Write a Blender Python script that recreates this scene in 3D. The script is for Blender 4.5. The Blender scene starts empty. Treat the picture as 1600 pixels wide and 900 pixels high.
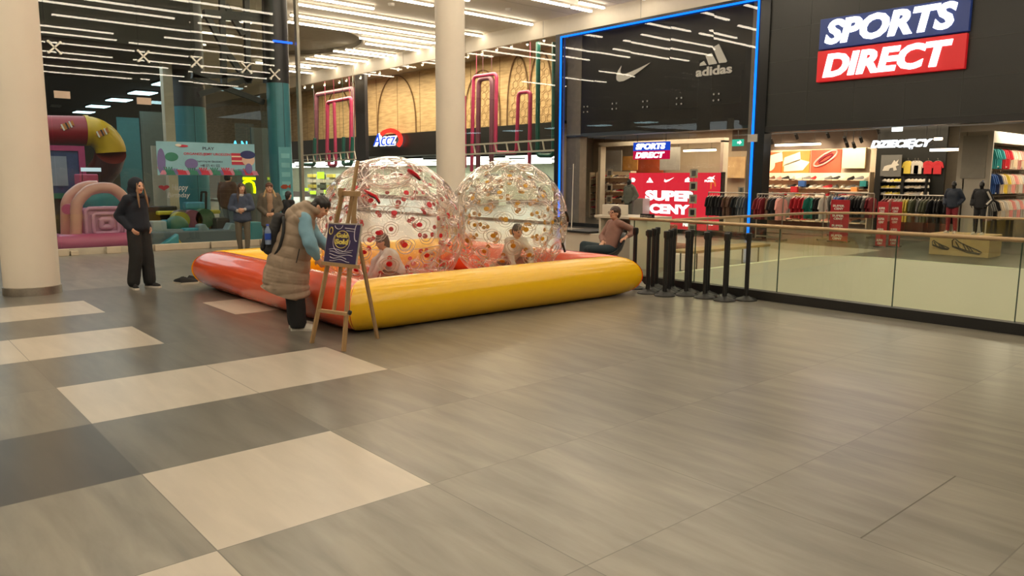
import bpy, bmesh, math, random
from mathutils import Vector, Matrix, noise
random.seed(7)
sc = bpy.context.scene
COL = sc.collection
rad = math.radians
pi = math.pi

# ------------------------------------------------------------------ camera, world, exposure
H = 1.70
FPX, YAW, PITCH, ROLL = 1193.3, 0.857665, 0.142692, 0.00478
_f = Vector((math.cos(YAW) * math.cos(PITCH), math.sin(YAW) * math.cos(PITCH), -math.sin(PITCH)))
_r = Vector((math.sin(YAW), -math.cos(YAW), 0))
_u = _r.cross(_f)
R_ = math.cos(ROLL) * _r + math.sin(ROLL) * _u
U_ = -math.sin(ROLL) * _r + math.cos(ROLL) * _u
cam_d = bpy.data.cameras.new('camera')
cam_d.sensor_width = 36.0
cam_d.lens = FPX / 1600 * 36
cam_d.clip_start = 0.05
cam_d.clip_end = 300
cam = bpy.data.objects.new('camera', cam_d)
COL.objects.link(cam)
cam.matrix_world = Matrix(((R_.x, U_.x, -_f.x, 0), (R_.y, U_.y, -_f.y, 0), (R_.z, U_.z, -_f.z, H), (0, 0, 0, 1)))
sc.camera = cam

w = bpy.data.worlds.new('world')
sc.world = w
w.use_nodes = True
w.node_tree.nodes['Background'].inputs[0].default_value = (1.0, 0.86, 0.66, 1)
w.node_tree.nodes['Background'].inputs[1].default_value = 0.16

sc.view_settings.view_transform = 'Standard'
sc.view_settings.look = 'None'
sc.view_settings.gamma = 1
sc.view_settings.use_curve_mapping = False
sc.view_settings.exposure = -0.14
cy = sc.cycles
cy.max_bounces = 9
cy.diffuse_bounces = 3
cy.glossy_bounces = 4
cy.transmission_bounces = 4
cy.transparent_max_bounces = 40
cy.caustics_reflective = False
cy.caustics_refractive = False
cy.sample_clamp_indirect = 4
cy.sample_clamp_direct = 0
STRIP_E = 19.0            # ceiling strip lamps
WARM = (1.0, 0.868, 0.675)

# ------------------------------------------------------------------ pixel -> point on a plane of the place
def ray(px, py):
    return _f + R_ * ((px - 800) / FPX) + U_ * ((450 - py) / FPX)
def aZ(px, py, z=0.0):
    d = ray(px, py); return Vector((0, 0, H)) + d * ((z - H) / d.z)
def aX(px, py, X):
    d = ray(px, py); return Vector((0, 0, H)) + d * (X / d.x)
def aY(px, py, Y):
    d = ray(px, py); return Vector((0, 0, H)) + d * (Y / d.y)
def aD(px, py, D):
    return Vector((0, 0, H)) + ray(px, py) * D

# ------------------------------------------------------------------ materials
MATS = {}
def mat(name, col=(.5, .5, .5), rough=.5, metal=0, emis=0, ecol=None, var=0.06, scale=6, bump=0, spec=.5, coat=0, trans=0, alpha=1, sss=0):
    if name in MATS: return MATS[name]
    m = bpy.data.materials.new(name); m.use_nodes = True
    nt = m.node_tree; b = nt.nodes['Principled BSDF']
    c = tuple(col[:3]) + (1,)
    b.inputs['Base Color'].default_value = c
    b.inputs['Roughness'].default_value = rough
    b.inputs['Metallic'].default_value = metal
    b.inputs['Specular IOR Level'].default_value = spec
    b.inputs['Coat Weight'].default_value = coat
    b.inputs['Alpha'].default_value = alpha
    if emis:
        b.inputs['Emission Color'].default_value = tuple((ecol or col)[:3]) + (1,)
        b.inputs['Emission Strength'].default_value = emis
    if var or bump:
        tc = nt.nodes.new('ShaderNodeTexCoord'); n = nt.nodes.new('ShaderNodeTexNoise')
        n.inputs['Scale'].default_value = scale; n.inputs['Detail'].default_value = 3
        nt.links.new(tc.outputs['Object'], n.inputs['Vector'])
        if var:
            mx = nt.nodes.new('ShaderNodeMix'); mx.data_type = 'RGBA'
            mx.inputs[6].default_value = tuple(max(0, x * (1 - var * 2)) for x in c[:3]) + (1,)
            mx.inputs[7].default_value = tuple(min(1, x * (1 + var * 2)) for x in c[:3]) + (1,)
            nt.links.new(n.outputs['Fac'], mx.inputs[0]); nt.links.new(mx.outputs[2], b.inputs['Base Color'])
        if bump:
            bp = nt.nodes.new('ShaderNodeBump'); bp.inputs['Strength'].default_value = bump; bp.inputs['Distance'].default_value = .02
            nt.links.new(n.outputs['Fac'], bp.inputs['Height']); nt.links.new(bp.outputs['Normal'], b.inputs['Normal'])
    MATS[name] = m
    return m
def emit(name, col, s):
    if name in MATS: return MATS[name]
    m = bpy.data.materials.new(name); m.use_nodes = True
    nt = m.node_tree; nt.nodes.clear()
    e = nt.nodes.new('ShaderNodeEmission'); o = nt.nodes.new('ShaderNodeOutputMaterial')
    e.inputs[0].default_value = tuple(col[:3]) + (1,); e.inputs[1].default_value = s
    nt.links.new(e.outputs[0], o.inputs[0])
    MATS[name] = m
    return m
def glassm(name, tint=(1, 1, 1), f0=.05, rough=0.0, haze=0.0, hazecol=(1, 1, 1), gl=(1, 1, 1), power=5, bump=0, bscale=4):
    """thin clear sheet: see-through plus a Schlick reflection, same from both sides"""
    if name in MATS: return MATS[name]
    m = bpy.data.materials.new(name); m.use_nodes = True
    nt = m.node_tree; nt.nodes.clear(); N = nt.nodes.new; L = nt.links.new
    o = N('ShaderNodeOutputMaterial'); t = N('ShaderNodeBsdfTransparent'); g = N('ShaderNodeBsdfGlossy')
    t.inputs[0].default_value = tuple(tint) + (1,); g.inputs[0].default_value = tuple(gl) + (1,); g.inputs['Roughness'].default_value = rough
    ge = N('ShaderNodeNewGeometry'); d = N('ShaderNodeVectorMath'); d.operation = 'DOT_PRODUCT'
    L(ge.outputs['Incoming'], d.inputs[0])
    if bump:
        tc = N('ShaderNodeTexCoord'); nz = N('ShaderNodeTexNoise'); nz.inputs['Scale'].default_value = bscale; nz.inputs['Detail'].default_value = 2
        bp = N('ShaderNodeBump'); bp.inputs['Strength'].default_value = bump; bp.inputs['Distance'].default_value = .03
        L(tc.outputs['Object'], nz.inputs['Vector']); L(nz.outputs['Fac'], bp.inputs['Height'])
        L(bp.outputs['Normal'], g.inputs['Normal']); L(bp.outputs['Normal'], d.inputs[1])
    else:
        L(ge.outputs['Normal'], d.inputs[1])
    def mth(op, a, b=None):
        x = N('ShaderNodeMath'); x.operation = op; x.use_clamp = op in ('SUBTRACT', 'ADD')
        for i, v in enumerate((a, b)):
            if v is None: continue
            if isinstance(v, (int, float)): x.inputs[i].default_value = v
            else: L(v, x.inputs[i])
        return x.outputs[0]
    a = mth('ABSOLUTE', d.outputs['Value']); s = mth('SUBTRACT', 1.0, a); p = mth('POWER', s, power)
    fr = mth('ADD', mth('MULTIPLY', p, 1 - f0), f0)
    base = t.outputs[0]
    if haze:
        df = N('ShaderNodeBsdfDiffuse'); df.inputs[0].default_value = tuple(hazecol) + (1,)
        tl = N('ShaderNodeBsdfTranslucent'); tl.inputs[0].default_value = tuple(hazecol) + (1,)
        ad = N('ShaderNodeMixShader'); L(df.outputs[0], ad.inputs[1]); L(tl.outputs[0], ad.inputs[2]); ad.inputs[0].default_value = .5
        mh = N('ShaderNodeMixShader'); L(mth('ADD', haze, mth('MULTIPLY', mth('POWER', s, 2.5), haze * 3)), mh.inputs[0])
        L(t.outputs[0], mh.inputs[1]); L(ad.outputs[0], mh.inputs[2]); base = mh.outputs[0]
    mx = N('ShaderNodeMixShader'); L(fr, mx.inputs[0]); L(base, mx.inputs[1]); L(g.outputs[0], mx.inputs[2]); L(mx.outputs[0], o.inputs[0])
    MATS[name] = m
    return m

# ------------------------------------------------------------------ mesh builder
class MB:
    def __init__(s): s.v = []; s.f = []; s.m = []; s.k = 0
    def add(s, vs, fs, mi=None):
        o = len(s.v); s.v += [Vector(p) for p in vs]; s.f += [tuple(i + o for i in f) for f in fs]; s.m += [s.k if mi is None else mi] * len(fs); return s
    def bb(s, x0, x1, y0, y1, z0, z1, M=None):
        vs = [Vector((x, y, z)) for z in (z0, z1) for y in (y0, y1) for x in (x0, x1)]
        if M: vs = [M @ v for v in vs]
        return s.add(vs, [(0, 2, 3, 1), (4, 5, 7, 6), (0, 1, 5, 4), (2, 6, 7, 3), (0, 4, 6, 2), (1, 3, 7, 5)])
    def box(s, c, d, M=None):
        return s.bb(c[0] - d[0] / 2, c[0] + d[0] / 2, c[1] - d[1] / 2, c[1] + d[1] / 2, c[2] - d[2] / 2, c[2] + d[2] / 2, M)
    def cone(s, p0, r0, p1, r1=None, n=12, cap=True):
        r1 = r0 if r1 is None else r1
        p0 = Vector(p0); p1 = Vector(p1); d = (p1 - p0).normalized()
        a = d.orthogonal().normalized(); b = d.cross(a)
        vs = [p + (a * math.cos(2 * pi * i / n) + b * math.sin(2 * pi * i / n)) * r for p, r in ((p0, r0), (p1, r1)) for i in range(n)]
        fs = [(i, (i + 1) % n, n + (i + 1) % n, n + i) for i in range(n)]
        if cap: fs += [tuple(range(n))[::-1], tuple(range(n, 2 * n))]
        return s.add(vs, fs)
    def beam(s, p0, p1, wd, ht, up=(0, 0, 1)):
        p0 = Vector(p0); p1 = Vector(p1); d = (p1 - p0).normalized(); u = Vector(up)
        a = d.cross(u)
        if a.length < 1e-4: a = d.orthogonal()
        a.normalize(); b = a.cross(d)
        vs = [p + a * (i * wd / 2) + b * (j * ht / 2) for p in (p0, p1) for i, j in ((-1, -1), (1, -1), (1, 1), (-1, 1))]
        return s.add(vs, [(0, 1, 2, 3)[::-1], (4, 5, 6, 7), (0, 1, 5, 4), (1, 2, 6, 5), (2, 3, 7, 6), (3, 0, 4, 7)])
    def tube(s, path, r, n=10, closed=False, flat=1.0):
        P = [Vector(p) for p in path]; k = len(P)
        rs = r if isinstance(r, (list, tuple)) else [r] * k
        T = []
        for i in range(k):
            a = P[(i - 1) % k] if (closed or i) else P[0]; b = P[(i + 1) % k] if (closed or i < k - 1) else P[-1]
            T.append((b - a).normalized())
        nrm = T[0].orthogonal().normalized(); vs = []
        for i in range(k):
            if i:
                q = T[i - 1].rotation_difference(T[i]); nrm = q @ nrm
            nrm = (nrm - T[i] * nrm.dot(T[i])).normalized(); b = T[i].cross(nrm)
            vs += [P[i] + (nrm * math.cos(2 * pi * j / n) * flat + b * math.sin(2 * pi * j / n)) * rs[i] for j in range(n)]
        fs = []
        for i in range(k if closed else k - 1):
            for j in range(n):
                a = i * n; b = ((i + 1) % k) * n
                fs.append((a + j, a + (j + 1) % n, b + (j + 1) % n, b + j))
        if not closed: fs += [tuple(range(n))[::-1], tuple(range((k - 1) * n, k * n))]
        return s.add(vs, fs)
    def prism(s, pts, o, ux, uy, dep):
        """2-D outline in the frame (o, ux, uy), extruded by dep along ux x uy"""
        o = Vector(o); ux = Vector(ux); uy = Vector(uy); n = ux.cross(uy).normalized() * dep; k = len(pts)
        vs = [o + ux * p[0] + uy * p[1] for p in pts]; vs += [v + n for v in vs]
        fs = [tuple(range(k))[::-1], tuple(range(k, 2 * k))] + [(i, (i + 1) % k, k + (i + 1) % k, k + i) for i in range(k)]
        return s.add(vs, fs)
    def lathe(s, prof, c=(0, 0, 0), n=24, M=None):
        vs = []; c = Vector(c)
        for r, z in prof:
            for i in range(n):
                v = Vector((r * math.cos(2 * pi * i / n), r * math.sin(2 * pi * i / n), z))
                vs.append(c + (M @ v if M else v))
        fs = []
        for i in range(len(prof) - 1):
            for j in range(n): fs.append((i * n + j, i * n + (j + 1) % n, (i + 1) * n + (j + 1) % n, (i + 1) * n + j))
        if prof[0][0] > 1e-5: fs.append(tuple(range(n))[::-1])
        if prof[-1][0] > 1e-5: fs.append(tuple(range((len(prof) - 1) * n, len(prof) * n)))
        return s.add(vs, fs)
    def sph(s, c, r, nu=16, nv=10, M=None):
        if not isinstance(r, (tuple, list, Vector)): r = (r, r, r)
        c = Vector(c); vs = []
        for i in range(1, nv):
            t = pi * i / nv
            for j in range(nu):
                p = 2 * pi * j / nu; v = Vector((r[0] * math.sin(t) * math.cos(p), r[1] * math.sin(t) * math.sin(p), r[2] * math.cos(t)))
                vs.append(c + (M @ v if M else v))
        top = Vector((0, 0, r[2])); vs += [c + (M @ top if M else top), c - (M @ top if M else top)]
        a = (nv - 1) * nu; fs = []
        for i in range(nv - 2):
            for j in range(nu): fs.append((i * nu + j, (i + 1) * nu + j, (i + 1) * nu + (j + 1) % nu, i * nu + (j + 1) % nu))
        for j in range(nu):
            fs.append((a, j, (j + 1) % nu)); fs.append((a + 1, (nv - 2) * nu + (j + 1) % nu, (nv - 2) * nu + j))
        return s.add(vs, fs)
    def build(s, name, m, parent=None, smooth=False, bevel=0, world=True, weld=False):
        me = bpy.data.meshes.new(name)
        off = ORG.get(parent.name, Vector()) if (parent is not None and world) else Vector()
        me.from_pydata([tuple(v - off) for v in s.v], [], s.f)
        ms = m if isinstance(m, (list, tuple)) else [m]
        for x in ms: me.materials.append(x)
        if len(ms) > 1: me.polygons.foreach_set('material_index', s.m)
        bm = bmesh.new(); bm.from_mesh(me)
        if weld: bmesh.ops.remove_doubles(bm, verts=bm.verts, dist=1e-4)
        bmesh.ops.recalc_face_normals(bm, faces=bm.faces)
        bm.to_mesh(me); bm.free()
        if smooth: me.polygons.foreach_set('use_smooth', [True] * len(me.polygons))
        me.update()
        o = bpy.data.objects.new(name, me); COL.objects.link(o)
        if smooth == 'auto': me.set_sharp_from_angle(angle=rad(38))
        if parent is not None:
            o.parent = parent; ORG[o.name] = off
        else: ORG[o.name] = Vector()
        if bevel:
            b = o.modifiers.new('bevel', 'BEVEL'); b.width = bevel; b.segments = 2; b.limit_method = 'ANGLE'
        return o
ORG = {}
def tag(o, label=None, cat=None, group=None, kind=None):
    if label: o['label'] = label
    if cat: o['category'] = cat
    if group: o['group'] = group
    if kind: o['kind'] = kind
    return o
def thing(name, label, cat, loc=(0, 0, 0), rz=0, group=None, local=False):
    """Empty at the base of a thing. local=False: parts are written in world coordinates."""
    o = bpy.data.objects.new(name, None); COL.objects.link(o)
    o.location = loc; o.rotation_euler = (0, 0, rz); o.empty_display_size = .1
    ORG[o.name] = Vector() if local else Vector(loc)
    return tag(o, label, cat, group)
def struct(o): o['kind'] = 'structure'; return o
def kids(o): return [c for c in COL.objects if c.parent == o]
KIDS = {}
def copy_tree(o, loc=None, rz=None, label=None, parent=None, scale=None):
    c = o.copy(); COL.objects.link(c)
    if parent is not None: c.parent = parent
    if loc is not None: c.location = loc
    if rz is not None: c.rotation_euler = (0, 0, rz)
    if label: c['label'] = label
    if scale: c.scale = scale
    if o.name not in KIDS: KIDS[o.name] = kids(o)
    for ch in KIDS[o.name]: copy_tree(ch, parent=c)
    return c
# frames of the two wall directions: FX faces -X (towards the camera), FY faces -Y
FX = (Vector((0, -1, 0)), Vector((0, 0, 1)))
FY = (Vector((1, 0, 0)), Vector((0, 0, 1)))
def fit_text(s, width, height, bold=0.0, shear=0.0, ext=.01, space=1.0):
    c = bpy.data.curves.new('lettering', 'FONT'); c.body = s; c.size = 1; c.offset = bold; c.shear = shear; c.extrude = .5
    c.resolution_u = 3; c.space_character = space
    o = bpy.data.objects.new('lettering', c); COL.objects.link(o)
    bpy.context.view_layer.update()
    dg = bpy.context.evaluated_depsgraph_get()
    me = bpy.data.meshes.new_from_object(o.evaluated_get(dg))
    bpy.data.objects.remove(o); bpy.data.curves.remove(c)
    xs = [v.co.x for v in me.vertices]; ys = [v.co.y for v in me.vertices]
    if not xs: return [], []
    x0, x1, y0, y1 = min(xs), max(xs), min(ys), max(ys)
    sy = height / (y1 - y0); sx = width / (x1 - x0) if width else sy
    V = [((v.co.x - x0) * sx, (v.co.y - y0) * sy, (v.co.z + .5) * ext) for v in me.vertices]
    Fc = [tuple(p.vertices) for p in me.polygons]
    bpy.data.meshes.remove(me)
    return V, Fc
def text(mb, s, o, fr, width, height, **k):
    """letters from corner o (bottom left), standing out of the wall by ext"""
    V, Fc = fit_text(s, width, height, **k)
    ux, uy = fr; n = ux.cross(uy); o = Vector(o)
    mb.add([o + ux * x + uy * y + n * z for x, y, z in V], Fc)
    return mb
def rectX(X, pl, pr, pt, pb):
    """span of an upright rectangle in the plane X as seen between these pixels: (Yleft, Yright, ztop, zbottom)"""
    a = aX((pl + pr) / 2, pt, X); b = aX((pl + pr) / 2, pb, X)
    return aX(pl, (pt + pb) / 2, X).y, aX(pr, (pt + pb) / 2, X).y, a.z, b.z
def rectY(Y, pl, pr, pt, pb):
    a = aY((pl + pr) / 2, pt, Y); b = aY((pl + pr) / 2, pb, Y)
    return aY(pl, (pt + pb) / 2, Y).x, aY(pr, (pt + pb) / 2, Y).x, a.z, b.z
def remeshed(mb, voxel, smooth=2):
    """union of overlapping pieces as one continuous skin"""
    me = bpy.data.meshes.new('skin'); me.from_pydata([tuple(v) for v in mb.v], [], mb.f)
    o = bpy.data.objects.new('skin', me); COL.objects.link(o)
    r = o.modifiers.new('r', 'REMESH'); r.mode = 'VOXEL'; r.voxel_size = voxel; r.use_smooth_shade = True
    if smooth:
        s = o.modifiers.new('s', 'SMOOTH'); s.factor = .5; s.iterations = smooth
    bpy.context.view_layer.update()
    dg = bpy.context.evaluated_depsgraph_get()
    out = bpy.data.meshes.new_from_object(o.evaluated_get(dg))
    bpy.data.objects.remove(o); bpy.data.meshes.remove(me)
    return out
def skin_obj(name, mb, voxel, m, parent, smooth=2, fn=None, matfn=None):
    me = remeshed(mb, voxel, smooth); me.name = name
    me.materials.clear()
    for x in (m if isinstance(m, (list, tuple)) else [m]): me.materials.append(x)
    if fn:
        ns = [v.normal.copy() for v in me.vertices]
        for v, n in zip(me.vertices, ns): v.co = v.co + n * fn(v.co)
    if matfn:
        for p in me.polygons: p.material_index = matfn(p.center)
    else:
        for p in me.polygons: p.material_index = 0
    for p in me.polygons: p.use_smooth = True
    o = bpy.data.objects.new(name, me); COL.objects.link(o); o.parent = parent; ORG[o.name] = Vector()
    return o
# ================================================================== MATERIALS OF THE HALL
def floor_mat():
    m = bpy.data.materials.new('stone_floor_tile'); m.use_nodes = True
    nt = m.node_tree; N = nt.nodes.new; L = nt.links.new; b = nt.nodes['Principled BSDF']
    tc = N('ShaderNodeTexCoord'); at = N('ShaderNodeAttribute'); at.attribute_name = 'tone'
    mp = N('ShaderNodeMapping'); mp.inputs['Scale'].default_value = (3.4, .55, 1); mp.inputs['Rotation'].default_value = (0, 0, .12)
    n1 = N('ShaderNodeTexNoise'); n1.inputs['Scale'].default_value = 2.2; n1.inputs['Detail'].default_value = 5; n1.inputs['Distortion'].default_value = .35; n1.inputs['Roughness'].default_value = .55
    # every tile is cut from another place of the stone
    ad = N('ShaderNodeVectorMath'); ad.operation = 'MULTIPLY_ADD'; ad.inputs[1].default_value = (37, 91, 13)
    L(at.outputs['Color'], ad.inputs[0]); L(tc.outputs['Object'], ad.inputs[2]); L(ad.outputs[0], mp.inputs['Vector']); L(mp.outputs[0], n1.inputs['Vector'])
    r = N('ShaderNodeValToRGB'); r.color_ramp.elements[0].position = .3; r.color_ramp.elements[1].position = .72
    r.color_ramp.elements[0].color = (.70, .70, .70, 1); r.color_ramp.elements[1].color = (1.22, 1.22, 1.20, 1)
    L(n1.outputs['Fac'], r.inputs[0])
    sx = N('ShaderNodeSeparateColor'); L(at.outputs['Color'], sx.inputs[0])
    tone = N('ShaderNodeValToRGB'); tone.color_ramp.interpolation = 'LINEAR'
    e = tone.color_ramp.elements; e[0].position = 0; e[0].color = (.050, .046, .040, 1); e[1].position = 1; e[1].color = (.51, .455, .375, 1)
    x = e.new(.2); x.color = (.135, .125, .105, 1); x = e.new(.35); x.color = (.182, .168, .138, 1); x = e.new(.5); x.color = (.228, .211, .174, 1)
    L(sx.outputs[0], tone.inputs[0])
    mu = N('ShaderNodeMix'); mu.data_type = 'RGBA'; mu.blend_type = 'MULTIPLY'; mu.inputs[0].default_value = 1
    fd = N('ShaderNodeMapRange'); fd.inputs[1].default_value = .5; fd.inputs[2].default_value = 1; fd.inputs[3].default_value = 1; fd.inputs[4].default_value = .35; L(sx.outputs[0], fd.inputs[0]); L(fd.outputs[0], mu.inputs[0])
    L(tone.outputs[0], mu.inputs[6]); L(r.outputs[0], mu.inputs[7])
    # grout: the tile edge comes as an attribute-free distance to the joint grid
    sp = N('ShaderNodeSeparateXYZ'); L(tc.outputs['Object'], sp.inputs[0])
    def mth(op, a, c, d=None):
        q = N('ShaderNodeMath'); q.operation = op
        for i, v in enumerate((a, c, d)):
            if v is None: continue
            if isinstance(v, (int, float)): q.inputs[i].default_value = v
            else: L(v, q.inputs[i])
        return q.outputs[0]
    def joint(o, off, per):
        q = mth('SUBTRACT', o, off); q = mth('DIVIDE', q, per); q = mth('FRACT', q, None); q = mth('SUBTRACT', q, .5); q = mth('ABSOLUTE', q, None)
        return mth('GREATER_THAN', q, .5 - .0026)
    j = mth('MAXIMUM', joint(sp.outputs[0], TX, TS), joint(sp.outputs[1], TY, TS))
    g = N('ShaderNodeMix'); g.data_type = 'RGBA'; L(mth('MULTIPLY', j, .85), g.inputs[0]); L(mu.outputs[2], g.inputs[6]); g.inputs[7].default_value = (.10, .09, .075, 1)
    L(g.outputs[2], b.inputs['Base Color'])
    rr = N('ShaderNodeMapRange'); rr.inputs[3].default_value = .27; rr.inputs[4].default_value = .30; L(n1.outputs['Fac'], rr.inputs[0]); L(rr.outputs[0], b.inputs['Roughness'])
    b.inputs['Specular IOR Level'].default_value = .5
    return m
TS, TX, TY = 1.195, 1.14, 3.38

white_wall = mat('white_paint', (.80, .72, .60), .6, var=.02, scale=1.5)
ceil_m = mat('white_ceiling_panel', (.74, .67, .56), .65, var=.02, scale=.6)
blackwall = mat('black_cladding', (.014, .015, .013), .42, var=.15, scale=.8)
blackm = mat('black_metal', (.012, .012, .012), .4, var=0)
darkm = mat('dark_interior', (.02, .021, .02), .7, var=.2, scale=.5)
chrome = mat('brushed_steel', (.48, .44, .38), .3, 1, var=.08, scale=30)
strip_m = emit('lamp_strip', WARM, STRIP_E)
bronze = mat('bronze_handrail', (.44, .31, .17), .4, .4, var=.1, scale=9)
cream = mat('cream_parapet', (.90, .89, .76), .6, var=.02, scale=2)
glass_clear = glassm('window_glass', (.97, .98, .96), f0=.06)
glass_green = glassm('balustrade_glass', (.94, .97, .91), f0=.045)
glass_play = glassm('tinted_shopfront_glass', (.80, .86, .82), f0=.05)
glass_neon = glassm('dark_shopfront_glass', (.86, .86, .84), f0=.05)

# ================================================================== FLOOR (void cut out)
VX0, VX1, VY = 9.86, 15.1, 7.5     # the opening to the storey below
def build_floor():
    mb = MB(); cols = []
    def cell(x0, x1, y0, y1, t):
        mb.add([(x0, y0, 0), (x1, y0, 0), (x1, y1, 0), (x0, y1, 0)], [(0, 1, 2, 3)]); cols.append(t)
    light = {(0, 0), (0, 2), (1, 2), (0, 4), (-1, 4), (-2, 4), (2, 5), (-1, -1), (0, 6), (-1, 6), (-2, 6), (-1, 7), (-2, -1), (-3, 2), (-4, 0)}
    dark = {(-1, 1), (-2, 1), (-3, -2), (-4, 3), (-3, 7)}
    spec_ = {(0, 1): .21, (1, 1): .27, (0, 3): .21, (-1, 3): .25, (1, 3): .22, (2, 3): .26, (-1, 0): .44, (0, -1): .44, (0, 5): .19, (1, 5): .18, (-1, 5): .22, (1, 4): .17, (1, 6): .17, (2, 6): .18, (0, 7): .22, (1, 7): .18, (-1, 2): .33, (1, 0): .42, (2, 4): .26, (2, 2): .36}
    rnd = random.Random(3)
    for i in range(-14, 27):
        for j in range(-12, 50):
            x0 = TX + i * TS; y0 = TY + j * TS; x1 = x0 + TS; y1 = y0 + TS
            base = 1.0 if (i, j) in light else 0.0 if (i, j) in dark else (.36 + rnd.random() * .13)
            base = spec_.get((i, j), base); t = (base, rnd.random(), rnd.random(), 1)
            if x0 > 18.2 or (x0 > 16.4 and y0 < 8.0): t = (.01, t[1], t[2], 1)          # darker floor inside the shops
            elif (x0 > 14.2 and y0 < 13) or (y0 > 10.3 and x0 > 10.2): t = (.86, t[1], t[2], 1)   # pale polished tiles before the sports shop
            xs = [x0, x1]; ys = [y0, y1]
            if y0 < VY and x1 > VX0 and x0 < VX1:
                # clip against the opening
                if x0 < VX0: cell(x0, VX0, y0, y1, t)
                if x1 > VX1: cell(VX1, x1, y0, y1, t)
                if y1 > VY: cell(max(x0, VX0), min(x1, VX1), VY, y1, t)
            else: cell(x0, x1, y0, y1, t)
    # rounded far corner of the opening
    n = 12; R = 1.1; cx, cyy = VX1 - R, VY - R
    arc = [(cx + R * math.cos(a), cyy + R * math.sin(a), 0) for a in [pi / 2 * k / n for k in range(n + 1)]]
    for k in range(n):
        mb.add([(VX1, VY, 0), arc[k + 1], arc[k]], [(0, 1, 2)]); cols.append((.42, .5, .5, 1))
    o = mb.build('floor', floor_mat())
    a = o.data.color_attributes.new('tone', 'FLOAT_COLOR', 'CORNER')
    k = 0
    for p, c in zip(o.data.polygons, cols):
        for li in p.loop_indices: a.data[li].color = c
    struct(o)
    # storey below
    lo = MB().bb(VX0 - 6, VX1 + 6, -14, VY + 4, -5.1, -5.0).build('floor_below', mat('lower_floor', (.5, .46, .38), .4)); struct(lo)
    return arc
ARC = build_floor()

# parapet round the opening: pale cladding with a low upstand, rounded in the far corner
def build_parapet():
    path = [(VX0 + .02, VY), (VX1 - 1.1, VY)] + [(a[0], a[1]) for a in ARC[::-1]] + [(VX1, -12)]
    mb = MB()
    for (z0, z1, t) in ((-4.9, .2, .12),):
        for k in range(len(path) - 1):
            p = Vector((*path[k], 0)); q = Vector((*path[k + 1], 0)); d = (q - p).normalized(); n = Vector((d.y, -d.x, 0))
            if n.length < .5: continue
            vs = [p + Vector((0, 0, z0)), q + Vector((0, 0, z0)), q + Vector((0, 0, z1)), p + Vector((0, 0, z1))]
            vs += [v - n * t for v in vs]
            mb.add(vs, [(0, 1, 2, 3), (4, 7, 6, 5), (3, 2, 6, 7), (0, 4, 5, 1), (0, 3, 7, 4), (1, 5, 6, 2)])
    o = struct(mb.build('wall_parapet', cream, smooth='auto', weld=True))
    # near slab edge
    o2 = struct(MB().bb(VX0 - .14, VX0 - .02, -12, VY + .1, -4.9, -.01).build('trim_slab_edge', cream))
    gl = thing('curved_glass_balustrade', 'curved glass balustrade with bronze handrail on the far side of the opening', 'balustrade', (VX1, VY, 0))
    g = MB(); r_ = MB(); cap = MB()
    base = [Vector((x, y, 0)) for x, y in path]
    for k in range(len(base) - 1):
        p, q = base[k], base[k + 1]; d = (q - p); 
        ns = max(1, round(d.length / 1.3))
        for s in range(ns):
            a = p + d * (s / ns) ; b_ = p + d * ((s + 1) / ns); dd = (b_ - a).normalized() * (.006 if d.length > 1 else 0)
            mid = (a + b_) / 2; 
            g.beam(a + dd + Vector((0, 0, .62)), b_ - dd + Vector((0, 0, .62)), .012, .84)
    g.build('glass_panel', glass_green, gl)
    r_.tube([p + Vector((0, 0, 1.055)) for p in base], .024, 10).build('handrail', bronze, gl, smooth='auto')
build_parapet()

def near_balustrade():
    t = thing('glass_balustrade', 'straight glass balustrade with bronze handrail and black base in the foreground', 'balustrade', (9.75, 8.2, 0))
    MB().bb(9.70, 9.84, -6, 8.25, 0, .13).build('base_channel', blackm, t, bevel=.005)
    ys = [8.22, 7.0, 5.6, 4.02, 2.68, 1.35, 0, -1.35, -2.7, -4.05, -5.4]
    for a, b in zip(ys, ys[1:]):
        g = MB().bb(9.765, 9.779, b + .008, a - .008, .1, 1.03).build('glass_panel', glass_green, t)
        e = MB().bb(9.763, 9.781, b - .002, b + .008, .13, 1.02).build('glass_edge', mat('glass_edge_green', (.05, .09, .06), .2), t)
    MB().bb(9.763, 9.781, 8.215, 8.228, .1, 1.03).build('glass_edge', MATS['glass_edge_green'], t)
    MB().tube([(9.772, 8.32, 1.05), (9.772, 8.2, 1.05), (9.772, 2, 1.05), (9.772, -6, 1.05)], .027, 12).build('handrail', bronze, t, smooth='auto')
near_balustrade()

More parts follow.
